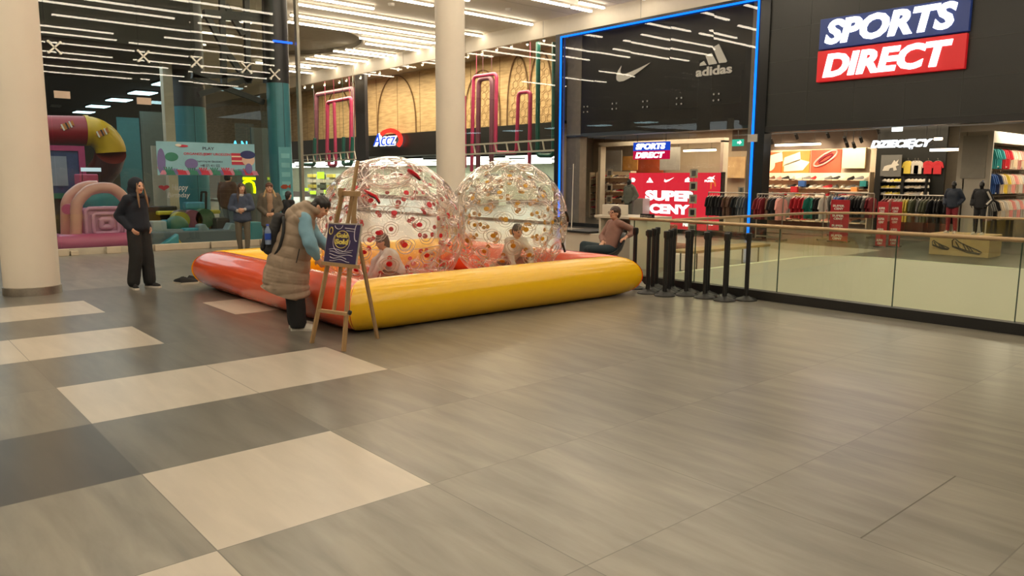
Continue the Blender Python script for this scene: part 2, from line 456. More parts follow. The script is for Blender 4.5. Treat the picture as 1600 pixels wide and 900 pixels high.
# ================================================================== CEILING with the oval recess
CZ = 7.42
def build_ceiling():
    X0, X1, Y0, Y1 = -16, 19.9, -14, 62
    ox0, ox1, oy0, oy1 = 9.6, 18.6, 26.6, 37.6
    side_ = MB(); mb = MB(); n = 64; ce = Vector((13.6, 32.0, CZ)); ra, rb = 4.15, 4.7
    for a in [(X0, X1, Y0, oy0), (X0, X1, oy1, Y1), (X0, ox0, oy0, oy1), (ox1, X1, oy0, oy1)]:
        mb.add([(a[0], a[2], CZ), (a[1], a[2], CZ), (a[1], a[3], CZ), (a[0], a[3], CZ)], [(0, 1, 2, 3)])
    el = []; rc = []
    for i in range(n):
        t = 2 * pi * i / n; c, s = math.cos(t), math.sin(t)
        el.append(ce + Vector((ra * c, rb * s, 0)))
        k = min((ox1 - ce.x if c > 0 else ce.x - ox0) / max(abs(c), 1e-6), (oy1 - ce.y if s > 0 else ce.y - oy0) / max(abs(s), 1e-6))
        rc.append(ce + Vector((c * k, s * k, 0)))
    for i in range(n):
        j = (i + 1) % n
        mb.add([el[i], el[j], rc[j], rc[i]], [(0, 1, 2, 3)])
        side_.add([el[i], el[j], el[j] + Vector((0, 0, .22)), el[i] + Vector((0, 0, .22))], [(0, 1, 2, 3)])
    for cx_, cy_ in ((ox0, oy0), (ox1, oy0), (ox0, oy1), (ox1, oy1)):   # corner slivers
        c = Vector((cx_, cy_, CZ)); q = sorted(rc, key=lambda p: (p - c).length)[:2]
        mb.add([c, q[0], q[1]], [(0, 1, 2)])
    struct(mb.build('ceiling', ceil_m))
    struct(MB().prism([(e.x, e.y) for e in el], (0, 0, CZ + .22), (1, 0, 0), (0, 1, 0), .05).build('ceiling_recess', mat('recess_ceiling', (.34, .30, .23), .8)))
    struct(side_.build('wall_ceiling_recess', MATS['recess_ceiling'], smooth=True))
    rim = MB().tube([e + Vector((0, 0, -.01)) for e in el], .06, 8, closed=True).build('trim_recess', ceil_m, smooth=True); struct(rim)
    # faint joints between the ceiling boards
    mb = MB()
    for k in range(-6, 30): mb.bb(-16, 19.85, k * 2.2 - .006, k * 2.2 + .006, CZ - .004, CZ - .001)
    j = struct(mb.build('trim_ceiling_joint', mat('ceiling_joint', (.36, .32, .26), .8)))
build_ceiling()

def ceiling_lamps():
    rows = [(16.6, 11.6, 14.3), (16.3, 15.4, 19.6), (18.05, 12.1, 14.4), (18.05, 18.42, 19.6), (18.68, 9.2, 14.2), (18.66, 14.8, 18.57), (18.69, 18.72, 19.67),
            (20.2, 10.4, 15.6), (21.6, 9, 15.18), (21.72, 16.35, 19.72), (23.3, 8.8, 13.95), (24.4, 11.6, 17.26), (24.8, 17.9, 19.8), (26.15, 12.3, 18.71),
            (27.35, 12.76, 19.49), (28.45, 16.35, 19.8), (29.45, 17.2, 19.88), (31.35, 17.3, 19.88), (32.1, 17.1, 19.85), (33.9, 17.1, 19.88), (35.05, 17.2, 19.88),
            (37.0, 17.65, 19.85), (37.85, 15.9, 18.8), (39.7, 18.0, 19.8), (28.5, 6, 9.3), (31.5, 5.5, 9), (34.4, 5.6, 9.2)]
    g = 'warm white strip lamps on the white ceiling'
    rnd = random.Random(11)
    # the rest of the hall, over and behind the viewer
    for k, y in enumerate([-11, -8.2, -5.6, -3.1, -.6, 1.6, 3.7, 5.9, 8.1, 9.6, 11.2, 12.9, 14.6]):
        x = -13 + rnd.random() * 3
        while x < 16:
            L_ = 4.5 + rnd.random() * 5; x1 = min(x + L_, 19.4)
            rows.append((y + rnd.choice((0, .25, -.3)), x, x1)); x = x1 + .5 + rnd.random() * 1.6
    for k, y in enumerate([17.2, 18.3]):
        for x0, x1 in ((-12, -7.5), (-6.2, -1), (.4, 5.2), (6.2, 8.6)): rows.append((y - 1 , x0 + k, x1 + k * .6))
    VIS = {(18.05, 18.42): 'short strip lamp just before the blue neon corner, the nearer of two', (18.66, 14.8): 'long strip lamp pointing at the top left of the neon framed window', (18.69, 18.72): 'short strip lamp ending at the fascia above the neon framed window corner',
        (21.6, 9): 'strip lamp ending just left of the white column at the top edge', (21.72, 16.35): 'strip lamp right of the white column top, ending at the fascia', (23.3, 8.8): 'strip lamp at the top edge, first of the row left of the white column',
        (24.4, 11.6): 'long strip lamp running into the white column near the top edge', (24.8, 17.9): 'short strip lamp right of the white column, below the longer one', (26.15, 12.3): 'long strip lamp above the oval ceiling recess, second from it',
        (27.35, 12.76): 'long strip lamp passing closest above the oval ceiling recess', (28.45, 16.35): 'strip lamp starting at the right tip of the oval recess', (29.45, 17.2): 'strip lamp just below the right tip of the oval recess',
        (31.35, 17.3): 'strip lamp right below the oval recess, upper of the pair there', (32.1, 17.1): 'strip lamp right below the oval recess, lower of the pair there', (33.9, 17.1): 'strip lamp under the middle of the oval recess, upper of two',
        (35.05, 17.2): 'strip lamp under the middle of the oval recess, lower of two', (37.0, 17.65): 'short strip lamp below the left end of the oval recess at the fascia', (37.85, 15.9): 'strip lamp next to the teal column under the oval recess', (39.7, 18.0): 'farthest short strip lamp where the fascia meets the teal column'}
    hm = mat('lamp_housing', (.7, .64, .54), .5, var=0)
    for (y, x0, x1) in rows:
        lb = VIS.get((round(y, 2), round(x0, 2)), 'warm white strip lamp on the hall ceiling over the open tiled floor')
        t = thing('ceiling_lamp', lb, 'lamp', ((x0 + x1) / 2, y, CZ), 0, g)
        MB().bb(x0, x1, y - .045, y + .045, CZ - .075, CZ).build('housing', hm, t)
        MB().bb(x0 + .01, x1 - .01, y - .05, y + .05, CZ - .125, CZ - .075).build('diffuser', strip_m, t)
ceiling_lamps()
struct(MB().bb(TX + 2 * TS, TX + 3 * TS, 1.512, 1.519, .0002, .0008).build('trim_floor_joint', mat('floor_joint', (.12, .11, .09), .7, var=0)))
for (x, y) in ((17.6, 20.6), (14.2, 22.6), (17.3, 23.2), (18.4, 30.2)):
    o = MB().lathe([(.0, -.09), (.09, -.09), (.11, -.04), (.11, 0)], (x, y, CZ), 16).build('smoke_detector', mat('white_plastic', (.75, .7, .62), .4), smooth='auto')
    tag(o, 'small round white detector on the ceiling between the strip lamps', 'detector', 'round white ceiling detectors')

# ================================================================== COLUMNS
def column(c, label, base=True):
    t = thing('column', label, 'column', (c[0], c[1], 0))
    MB().lathe([(.36, .0 if not base else .1), (.36, CZ)], (c[0], c[1], 0), 48).build('shaft', white_wall, t, smooth='auto')
    MB().lathe([(.375, 0), (.375, .115), (.362, .12)], (c[0], c[1], 0), 48).build('steel_collar', chrome, t, smooth='auto')
column((1.93, 12.97), 'white round column with brushed steel foot at the left edge of the hall')
column((11.42, 15.55), 'white round column rising behind the two transparent inflatable balls')

# ================================================================== FASCIA AND FACADE IN THE PLANE X = 19.9
XF = 19.9
o = struct(MB().bb(XF - .02, XF + .1, 12.15, 62, 6.82, CZ + .1).build('wall_fascia', mat('white_fascia', (.78, .70, .57), .55, var=.02)))
mb = MB()
for y in (16.7, 21.3, 26, 30.7, 35.4, 40): mb.bb(XF - .026, XF - .018, y - .008, y + .008, 6.84, CZ)
struct(mb.build('trim_fascia_joint', MATS['ceiling_joint']))
# black clad wall over the sports shop, with panel joints
struct(MB().bb(XF - .05, XF + .25, -14, 12.1, 3.17, CZ + .2).build('wall_shopfront', blackwall))
mb = MB()
for y in [12.1 - 1.28 * k for k in range(1, 16)]: mb.bb(XF - .056, XF - .049, y - .007, y + .007, 3.2, CZ)
for z in (3.19, 4.06, 4.93, 5.8, 6.67): mb.bb(XF - .056, XF - .049, -14, 12.1, z - .007, z + .007)
struct(mb.build('trim_panel_joint', mat('panel_joint', (.035, .036, .032), .5, var=0)))
struct(MB().bb(XF - .08, XF + .3, -14, 12.1, 3.02, 3.17).build('trim_lintel', blackm))
struct(MB().bb(XF - .1, XF + .28, 12.0, 12.3, 0, CZ).build('wall_pier', mat('dark_pier', (.02, .021, .022), .25, .3, var=0)))
# ================================================================== SHOP WINDOW WITH THE BLUE NEON FRAME
NY0, NY1 = 12.36, 20.30
def neon_window():
    t = thing('neon_framed_shop_window', 'tall dark shop window outlined with a blue light tube', 'shop window', (XF, 16.3, 0))
    fr = mat('window_frame_black', (.015, .016, .018), .3, .2, var=0)
    MB().bb(XF - .06, XF + .06, NY1 + .02, NY1 + .30, 0, 6.82).build('frame_post', fr, t)
    MB().bb(XF - .06, XF + .06, NY0 - .1, NY0 + .02, 0, 6.82).build('frame_post', fr, t)
    MB().bb(XF - .06, XF + .06, NY0, NY1, 6.74, 6.82).build('frame_head', fr, t)
    MB().bb(XF - .06, XF + .06, NY0, NY1, 0, .12).build('frame_sill', fr, t)
    ys = [NY0 + .02, 13.9, 15.5, 17.1, 18.7, NY1 + .02]
    rnd = random.Random(2)
    for a, b in zip(ys, ys[1:]):
        for z0, z1 in ((.12, 3.35), (3.355, 6.74)):
            tl = (rnd.random() - .5) * .016
            g = MB().add([(XF + tl, a + .004, z0), (XF - tl, b - .004, z0), (XF - tl, b - .004, z1), (XF + tl, a + .004, z1)], [(0, 1, 2, 3)])
            g.build('glass_pane', glass_neon, t)
    neon = emit('blue_neon', (.006, .17, 1.0), 2.3)
    nb = MB().tube([(XF - .09, NY1 - .02, .3), (XF - .09, NY1 - .02, 6.70), (XF - .09, NY0 + .02, 6.70), (XF - .09, NY0 + .02, .02)], .04, 8)
    nb.build('neon_tube', neon, t)
    st = mat('steel_dot', (.6, .6, .58), .25, 1, var=0)
    for px, py in ((917, 171), (962, 166), (1010, 163), (1063, 158), (1121, 152)):
        p = aX(px, py, XF + .03); mb = MB()
        for dy in (-.09, .09):
            for dz in (-.09, .09): mb.cone((XF - .04, p.y + dy, p.z + dz), .03, (XF + .06, p.y + dy, p.z + dz), .03, 10)
        mb.build('glass_clamp', st, t)
    s = MB().bb(XF - .13, XF - .10, *sorted((aX(1172, 215, XF).y, aX(1187, 215, XF).y)), aX(1180, 222, XF).z, aX(1180, 210, XF).z).build('junction_box', mat('grey_box', (.42, .40, .36), .5), t)
neon_window()

def z8(u, v, X): return aX(860 + u / 3.4605, v / 3.4605, X)
def logo_pts(pts, X, dep, name, m, label, cat='logo'):
    P = [z8(u, v, X) for u, v in pts]
    mb = MB().prism([(-(p.y - P[0].y), p.z - P[0].z) for p in P], P[0], *FX, dep)
    return tag(mb.build(name, m), label, cat)
logo_m = mat('pale_logo', (.62, .59, .52), .5, emis=.12, ecol=(.9, .85, .74), var=0)
XL = XF + .42
bulk = struct(MB().bb(XL + .02, XL + .5, 12.7, aX(905, 130, XL).y, 3.25, 6.9).build('wall_bulkhead', mat('matt_black_panel', (.010, .010, .010), .55, var=.1)))
logo_pts([(541, 339), (505, 368), (465, 398), (425, 424), (395, 439), (372, 442), (359, 432), (358, 412), (366, 385), (385, 356), (379, 378), (379, 393), (388, 401), (405, 400), (430, 391), (480, 369)], XL, .02, 'tick_logo', logo_m, 'pale curved tick logo on the black wall behind the neon framed glass')
def three_bar():
    t = thing('three_bar_logo', 'pale three bar mountain logo with lettering on the black shop wall', 'logo', z8(880, 400, XL))
    for q in ([(808, 357), (811, 343), (831, 330), (845, 352)], [(858, 351), (841, 303), (873, 287), (902, 341), (898, 345)], [(913, 341), (880, 257), (912, 238), (957, 331), (950, 338)]):
        P = [z8(u, v, XL) for u, v in q]
        MB().prism([(-(p.y - P[0].y), p.z - P[0].z) for p in P], P[0], *FX, .02).build('bar', logo_m, t)
    o = z8(787, 417, XL); e = z8(982, 390, XL); hgt = z8(787, 368, XL).z - o.z
    text(MB(), 'adidas', o, FX, abs(e.y - o.y), hgt, bold=.03, ext=.02).build('lettering', logo_m, t)
three_bar()

# ================================================================== LARGE TWO-COLOUR SIGN OF THE SPORTS SHOP
def big_sign():
    X = XF - .17
    y0 = aX(1279, 80, X).y; y1 = aX(1513, 50, X).y
    zb = aX(1274, 129, X).z; zt = aX(1280, 31, X).z; zm = aX(1277, 79.5, X).z
    t = thing('shop_sign', 'large illuminated blue and red sign high on the black shopfront', 'sign', (X, (y0 + y1) / 2, zb))
    navy = mat('sign_navy', (.010, .030, .14), .35, emis=.16, ecol=(.02, .07, .38), var=0); red = mat('sign_red', (.5, .008, .012), .35, emis=.30, ecol=(.9, .012, .02), var=0)
    MB().bb(X, X + .12, y1, y0, zm + .02, zt).build('upper_panel', navy, t, bevel=.01)
    MB().bb(X, X + .12, y1 + .02, y0 + .02, zb, zm - .02).build('lower_panel', red, t, bevel=.01)
    lt = emit('sign_letter_white', (1, .97, .98), 3.2)
    Wd = y0 - y1; hh = zm - zb
    text(MB(), 'SPORTS', (X - .001, y0 - Wd * .045, zm + .02 + hh * .12), FX, Wd * .88, hh * .76, bold=.045, shear=.18, ext=.03).build('upper_lettering', lt, t)
    text(MB(), 'DIRECT', (X - .001, y0 - Wd * .045, zb + hh * .12), FX, Wd * .87, hh * .74, bold=.045, shear=.18, ext=.03).build('lower_lettering', lt, t)
big_sign()

# ================================================================== PROTOTYPES OF SMALL GOODS
def set_mats(o, ms):
    for i, m in enumerate(ms):
        o.material_slots[i].link = 'OBJECT'; o.material_slots[i].material = m
def cmat(name, c, **k): return mat(name, c, k.pop('rough', .75), var=k.pop('var', .05), **k)
CL = {'black': cmat('black_cloth', (.012, .012, .014)), 'white': cmat('white_cloth', (.62, .58, .50)), 'red': cmat('red_cloth', (.52, .02, .03)), 'green': cmat('green_cloth', (.02, .22, .16)),
      'navy': cmat('navy_cloth', (.015, .03, .10)), 'blue': cmat('blue_cloth', (.03, .10, .32)), 'grey': cmat('grey_cloth', (.16, .16, .15)), 'pink': cmat('pink_cloth', (.75, .33, .28)),
      'yellow': cmat('yellow_cloth', (.72, .55, .08)), 'teal': cmat('teal_cloth', (.03, .30, .30)), 'brown': cmat('brown_cloth', (.16, .08, .05)), 'cream': cmat('cream_cloth', (.70, .58, .42)), 'darkred': cmat('dark_red_cloth', (.2, .012, .02)), 'olive': cmat('olive_cloth', (.10, .11, .06))}
def garment_mesh():
    """shirt on a hanger in its own x-z plane, hook at the origin"""
    mb = MB()
    out = [(-.05, -.09), (-.14, -.12), (-.22, -.17), (-.30, -.42), (-.22, -.45), (-.185, -.32), (-.185, -.74), (.185, -.74), (.185, -.32), (.22, -.45), (.30, -.42), (.22, -.17), (.14, -.12), (.05, -.09), (0, -.125)]
    k = len(out); th = .035
    for s in (-1, 1):
        mb.v += [Vector((x, s * th * (1 - min(1, abs(x) / .34)) + s * .012, z)) for x, z in out]
    mb.f += [tuple(range(k))[::-1], tuple(range(k, 2 * k))] + [(i, (i + 1) % k, k + (i + 1) % k, k + i) for i in range(k)]; mb.m += [0] * (k + 2)
    mb.k = 1
    mb.tube([(0, 0, .03), (.018, 0, .045), (.03, 0, .025), (.01, 0, -.02), (0, 0, -.06)], .004, 5)
    mb.tube([(-.16, 0, -.12), (0, 0, -.06), (.16, 0, -.12)], .006, 5)
    return mb
GARM = None
def garment(loc, rz, col, label, group, s=1.0):
    global GARM
    if GARM is None:
        GARM = garment_mesh().build('hanging_garment', [CL['black'], chrome]); o = GARM
    else:
        o = GARM.copy(); COL.objects.link(o)
    o.location = loc; o.rotation_euler = (0, 0, rz); o.scale = (s, s, s)
    set_mats(o, [CL[col], chrome])
    return tag(o, label, 'garment', group)
def shoe_mesh():
    mb = MB()
    sole = [(-.135, -.03), (-.12, -.042), (0, -.036), (.09, -.05), (.135, -.035), (.145, 0), (.135, .03), (.09, .045), (0, .03), (-.12, .038), (-.135, .025)]
    mb.prism(sole, (0, 0, 0), (1, 0, 0), (0, 1, 0), .028)
    mb.k = 1
    secs = [(-.13, .030, .075), (-.10, .036, .10), (-.055, .034, .092), (-.01, .032, .072), (.05, .040, .055), (.10, .038, .042), (.13, .022, .030)]
    n = 8; base = len(mb.v); vs = []; fs = []
    for x, wd, h in secs:
        for j in range(n):
            a = pi * j / (n - 1); vs.append((x, -wd * math.cos(a) * (1 - .25 * math.sin(a)), .026 + h * max(0, math.sin(a)) ** .8))
    for i in range(len(secs) - 1):
        for j in range(n - 1): fs.append((i * n + j, i * n + j + 1, (i + 1) * n + j + 1, (i + 1) * n + j))
    fs += [tuple(range(n)), tuple(range((len(secs) - 1) * n, len(secs) * n))]
    mb.add(vs, fs)
    return mb
SHOE = None
def shoe(loc, rz, up, sole, label, group, s=1.0, cat='shoe', name='sports_shoe'):
    global SHOE
    if SHOE is None: SHOE = shoe_mesh().build('sports_shoe', [CL['white'], CL['black']], smooth='auto'); o = SHOE
    else: o = SHOE.copy(); COL.objects.link(o); o.name = name
    o.location = loc; o.rotation_euler = (0, 0, rz); o.scale = (s, s, s)
    set_mats(o, [CL[sole], CL[up]])
    return tag(o, label, cat, group)

# ================================================================== SPORTS SHOP INTERIOR
XB = 26.6
shopwall = mat('shop_wall_beige', (.50, .40, .28), .7, var=.04)
struct(MB().bb(XB, XB + .15, 11.2, 26.0, 0, 3.9).build('wall_shop_back_side', shopwall))
struct(MB().bb(XB, XB + .15, -8, 11.2, 0, 3.9).build('wall_shop_back', mat('shop_wall_grey', (.20, .17, .13), .7)))
struct(MB().bb(XF + .3, XB, -14, 12.2, 3.75, 3.85).build('ceiling_shop', mat('shop_ceiling', (.028, .026, .022), .8)))
struct(MB().prism([(XL + .3, 12.2), (XB, 12.2), (XB, aX(926, 300, XB).y), (XL + .3, 20.85)], (0, 0, 3.75), (1, 0, 0), (0, 1, 0), .1).build('ceiling_shop_side', MATS['shop_ceiling']))
struct(MB().bb(XF + .35, XL + .52, 12.7, 20.4, 3.2, 3.26).build('trim_bulkhead', blackm))
ye = aX(926, 300, XB).y
struct(MB().prism([(XF + .12, 20.46), (XB, ye), (XB, ye + .15), (XF + .12, 20.61)], (0, 0, 0), (1, 0, 0), (0, 1, 0), 6.9).build('wall_shop_side', mat('concrete_side', (.24, .21, .16), .7, var=.1)))
struct(MB().bb(XB - .03, XB - .005, 11.4, 17.5, aX(1260, 233, XB).z, 3.75).build('wall_shop_upper', mat('brown_upper_wall', (.13, .095, .07), .8)))
lt_warm = emit('shop_lamp', (1, .80, .55), 9)
def area(loc, sx, sy, e, col=(1, .80, .55), rot=(0, 0, 0)):
    l = bpy.data.lights.new('added_fill_light', 'AREA'); l.shape = 'RECTANGLE'; l.size = sx; l.size_y = sy; l.energy = e; l.color = col  # unseen area light added to brighten an interior, with no fitting of its own
    o = bpy.data.objects.new('added_fill_light', l); o.location = loc; o.rotation_euler = rot; COL.objects.link(o); return o
def hanging_lamp(px, py, X, L_, label, axis='y'):
    p = aX(px, py, X)
    t = thing('pendant_lamp', label, 'lamp', p, 0, 'linear lamps under the shop ceiling')
    d = (0, L_ / 2, 0) if axis == 'y' else (L_ / 2, 0, 0)
    MB().box(p, (.1 + 2 * d[0], .1 + 2 * d[1], .07)).build('diffuser', lt_warm, t, bevel=.01)
    MB().box(p + Vector((0, 0, .05)), (.11 + 2 * d[0], .11 + 2 * d[1], .03)).build('housing', blackm, t)
    for s in (-1, 1): MB().cone(p + Vector(d) * s * .8, .006, (p + Vector(d) * s * .8).to_tuple()[:2] + (3.75,), .006, 5).build('cable', blackm, t)
hanging_lamp(1246, 226, 24.0, 1.5, 'bright linear lamp over the shoe wall of the sports shop')
hanging_lamp(1093, 235, 24.0, 1.3, 'bright linear lamp seen behind the dark neon framed glass')
hanging_lamp(1479, 234, 23.2, .75, 'bright linear lamp beside the glowing white lettering')
area((24.0, 10.5, 3.6), 2.5, 6, 260); area((23.9, 17.0, 3.6), 3, 7, 420); area((23.0, 4.6, 3.6), 3, 3.5, 170)  # added fill inside the sports shop
def track():
    g = 'black track spotlights under the shop ceiling'
    t = thing('spotlight_track', 'thin black spotlight track running along the shop ceiling', 'lamp track', (25.2, 8.6, 3.3))
    MB().bb(25.18, 25.22, 5, 16.5, 3.3, 3.34).build('rail', blackm, t)
    for y in (5.4, 8.2, 11, 15): MB().cone((25.2, y, 3.34), .008, (25.2, y, 3.75), .008, 5).build('hanger', blackm, t)
    for i, (px, py) in enumerate(((1204, 217), (1243, 209), (1292, 207), (1319, 214), (1322, 222), (1344, 214), (1333, 223), (1371, 200))):
        p = aX(px, py, 25.2); q = thing('track_spotlight', 'small black cylindrical spotlight hanging from the shop track', 'lamp', p, 0, g)
        MB().cone(p, .055, p + Vector((.14, 0, -.16)), .055, 12).build('lamp_head', blackm, q, smooth='auto')
        MB().cone(p, .012, (p.x, p.y, 3.76), .012, 6).build('stem', blackm, q)
track()
for k, (y, z, e) in enumerate(((12.6, 3.2, 60), (13.9, 3.2, 60), (15.1, 3.2, 50))):
    l = bpy.data.lights.new('spot_light', 'SPOT'); l.energy = e * 4.5; l.spot_size = rad(75); l.spot_blend = .6; l.color = (1, .82, .58); l.shadow_soft_size = .06
    o = bpy.data.objects.new('spot_light', l); o.location = (25.3, y, z); o.rotation_euler = (0, rad(-40), 0); COL.objects.link(o)
    o.rotation_euler = Vector((1.0, 0, -.75)).to_track_quat('-Z', 'Y').to_euler()

def panel(name, X, pl, pr, pt, pb, m, label, cat, th=.04, group=None):
    y0, y1, zt, zb = rectX(X, pl, pr, pt, pb)
    t = thing(name, label, cat, (X, (y0 + y1) / 2, zb), 0, group)
    MB().bb(X, X + th, y1, y0, zb, zt).build('panel', m, t)
    if name == 'hanging_board':
        for y in (y1 + .08, y0 - .08): MB().cone((X + th / 2, y, zt), .006, (X + th / 2, y, 3.76), .006, 5).build('cable', blackm, t)
    return t, y0, y1, zt, zb
og = mat('orange_poster', (.75, .10, .02), .6, var=.25, scale=1.2)
t, y0, y1, zt, zb = panel('wall_poster', XB - .06, 1188, 1221, 238, 270, og, 'orange poster with a white tilted box and wheel on the shop back wall', 'poster')
MB().prism([(-.5, -.1), (.5, .12), (.45, .45), (-.42, .25)], (XB - .062, (y0 + y1) / 2, zt - .45), *FX, .01).build('box_motif', CL['cream'], t)
MB().lathe([(.12, 0), (.24, 0), (.24, .012), (.12, .012)], (XB - .062, (y0 + y1) / 2 + .05, zb + .3), 20, Matrix.Rotation(rad(-90), 4, 'Y').to_3x3()).build('wheel_motif', CL['cream'], t)
t, y0, y1, zt, zb = panel('wall_poster', XB - .06, 1222, 1265, 236, 270, mat('amber_poster', (.85, .17, .02), .6, var=.25, scale=1.3), 'amber poster with a pale tilted box on the shop back wall', 'poster')
MB().prism([(-.4, -.1), (.3, .12), (.26, .42), (-.35, .22)], (XB - .062, (y0 + y1) / 2 + .1, zt - .45), *FX, .01).build('box_motif', CL['cream'], t)
MB().prism([(-.5, 0), (.25, .05), (.5, .35), (.1, .45), (-.5, .25)], (XB - .062, (y0 + y1) / 2 - .05, zb + .04), *FX, .01).build('pale_motif', CL['cream'], t)
t, y0, y1, zt, zb = panel('wall_poster', XB - .06, 1267, 1314, 234, 270, mat('rust_poster', (.55, .06, .02), .6, var=.2, scale=1.5), 'rust red poster with a rounded running track on the shop back wall', 'poster')
MB().tube([((XB - .08), (y0 + y1) / 2 + .42 * math.cos(a) , (zt + zb) / 2 + .1 + .17 * math.sin(a) - .22 * math.cos(a)) for a in [2 * pi * k / 28 for k in range(28)]], .035, 6, closed=True).build('track_motif', CL['pink'], t)
MB().tube([((XB - .08), (y0 + y1) / 2 + .25 * math.cos(a) , (zt + zb) / 2 + .1 + .08 * math.sin(a) - .13 * math.cos(a)) for a in [2 * pi * k / 28 for k in range(28)]], .03, 6, closed=True).build('track_motif', CL['darkred'], t)
panel('wall_poster', XB - .2, 1316, 1352, 231, 263, mat('cream_poster', (.80, .62, .36), .6, var=.05), 'square cream board lit by a spotlight above the shoe wall', 'board', .1)

def shoe_wall(X, pl, pr, pt, pb, rows, cols, label, glabel, m, cols_c, dark=False, sc_=1.0, seed=1, tilt=0):
    y0, y1, zt, zb = rectX(X, pl, pr, pt, pb)
    t = thing('shoe_shelf', label, 'shelf', (X, (y0 + y1) / 2, 0))
    MB().bb(X + .3, X + .34, y1, y0, zb, zt).build('back_panel', m, t)
    rnd = random.Random(seed)
    for r in range(rows):
        z = zb + (zt - zb) * (r + .15) / rows
        MB().bb(X + .02, X + .3, y1, y0, z - .02, z).build('shelf_board', m if not dark else blackm, t)
        for c in range(cols):
            y = y1 + (y0 - y1) * (c + .5) / cols
            uc = rnd.choice(cols_c)
            shoe((X + .14, y, z), rad(90 if dark else 150) + rnd.uniform(-.6, .6), uc, rnd.choice(('white', 'white', 'black', 'cream')), glabel if dark else glabel.replace('small', 'small ' + uc, 1), glabel + 's', sc_)
    for yy in (y0, y1): MB().bb(X, X + .34, yy - .02, yy + .02, 0, zt + .02).build('side_panel', m, t)
    return y0, y1, zt, zb
pale = mat('pale_shelf', (.74, .60, .42), .6, var=.04)
shoe_wall(XB - .5, 1186, 1356, 270, 348, 6, 15, 'long pale shelf wall of shoes under the orange posters', 'small sports shoe on the pale shelf wall under the orange posters', pale, ['brown', 'white', 'grey', 'white', 'black', 'cream', 'red', 'pink', 'yellow'], sc_=1.2)
for px, py, c, nm in ((1252, 287, 'blue', 'blue'), (1240, 296, 'red', 'red'), (1334, 297, 'cream', 'orange'), (1348, 287, 'teal', 'teal')):
    y0, y1, zt, zb = rectX(XB - .6, px - 5, px + 5, py - 4.5, py + 4.5)
    cc = {'orange': cmat('orange_card', (.85, .35, .10))}.get(nm, CL[c])
    tag(MB().bb(XB - .6, XB - .47, y1, y0, zb, zt).build('price_card', [cc], bevel=.004), 'small %s card standing on the pale shoe shelves' % nm, 'card')
# black shelving with bright trainers
y0, y1, zt, zb = rectX(25.2, 1370, 1456, 236, 330)
struct(MB().bb(25.6, 25.7, y1 - .2, y0 + .25, 0, 3.6).build('wall_black_unit', blackwall))
shoe_wall(25.2, 1374, 1408, 276, 306, 3, 6, 'black shelf of yellow trainers under a grey poster', 'small yellow trainer on the black shelf', blackm, ['yellow', 'white', 'yellow'], True, .85, 5)
shoe_wall(25.2, 1410, 1446, 276, 306, 3, 6, 'black shelf of pale trainers beside the yellow trainers', 'small pale trainer on the black shelf', blackm, ['white', 'cream', 'white'], True, .85, 6)
t, y0, y1, zt, zb = panel('wall_poster', 25.4, 1376, 1408, 242, 276, mat('grey_poster', (.14, .14, .13), .6), 'grey poster with a small white leaping cat above yellow trainers', 'poster')
cat_pts = [(-.25, -.16), (-.2, -.02), (-.1, .02), (.02, .04), (.1, .18), (.15, .12), (.24, .2), (.2, .08), (.26, .02), (.16, -.02), (.2, -.14), (.1, -.16), (.08, -.06), (-.02, -.08), (-.05, -.16)]
MB().prism(cat_pts, (25.398, (y0 + y1) / 2, (zt + zb) / 2), *FX, .01).build('cat_motif', CL['white'], t)
for k, (px, c) in enumerate(((1408, 'yellow'), (1419, 'white'), (1424, 'white'), (1440, 'red'), (1455, 'red'))):
    p = aX(px, 248, 25.0); garment((25.54, p.y, p.z), rad(90), c, {'yellow': 'yellow narrow shirt hung on the black shop wall', 'white': 'white shirt hung on the black shop wall', 'red': 'red shirt hung on the black shop wall right of the white ones'}[c], 'shirts on the black shop wall', .62)

# glowing lettering
def hung_letters():
    X = 22.6; a = aX(1361, 234.5, X); b = aX(1457, 231, X); h = aX(1361, 221, X).z - a.z
    t = thing('hanging_sign', 'glowing white slanted lettering hung inside the sports shop', 'sign', a)
    text(MB(), 'DZIECIĘCY', a, FX, a.y - b.y, h * 1.12, bold=.05, shear=.25, ext=.05).build('lettering', emit('cool_letter', (.85, .93, 1), 3.5), t)
    MB().bb(X + .02, X + .05, b.y, a.y, a.z + h * .4, a.z + h * .5).build('back_rail', blackm, t)
    for y in (a.y - .2, b.y + .2): MB().cone((X + .035, y, a.z + h * .4), .01, (X + .035, y, 3.76), .01, 6).build('hanger', blackm, t)
hung_letters()
p = aX(1402, 201, 22.0); t = thing('exit_light', 'small bright white exit light under the shopfront edge', 'lamp', p)
MB().box(p, (.05, .28, .15)).build('lamp_face', emit('exit_white', (.9, 1, .95), 3), t, bevel=.01); MB().cone(p, .012, (p.x, p.y, 3.75), .012, 6).build('stem', blackm, t)

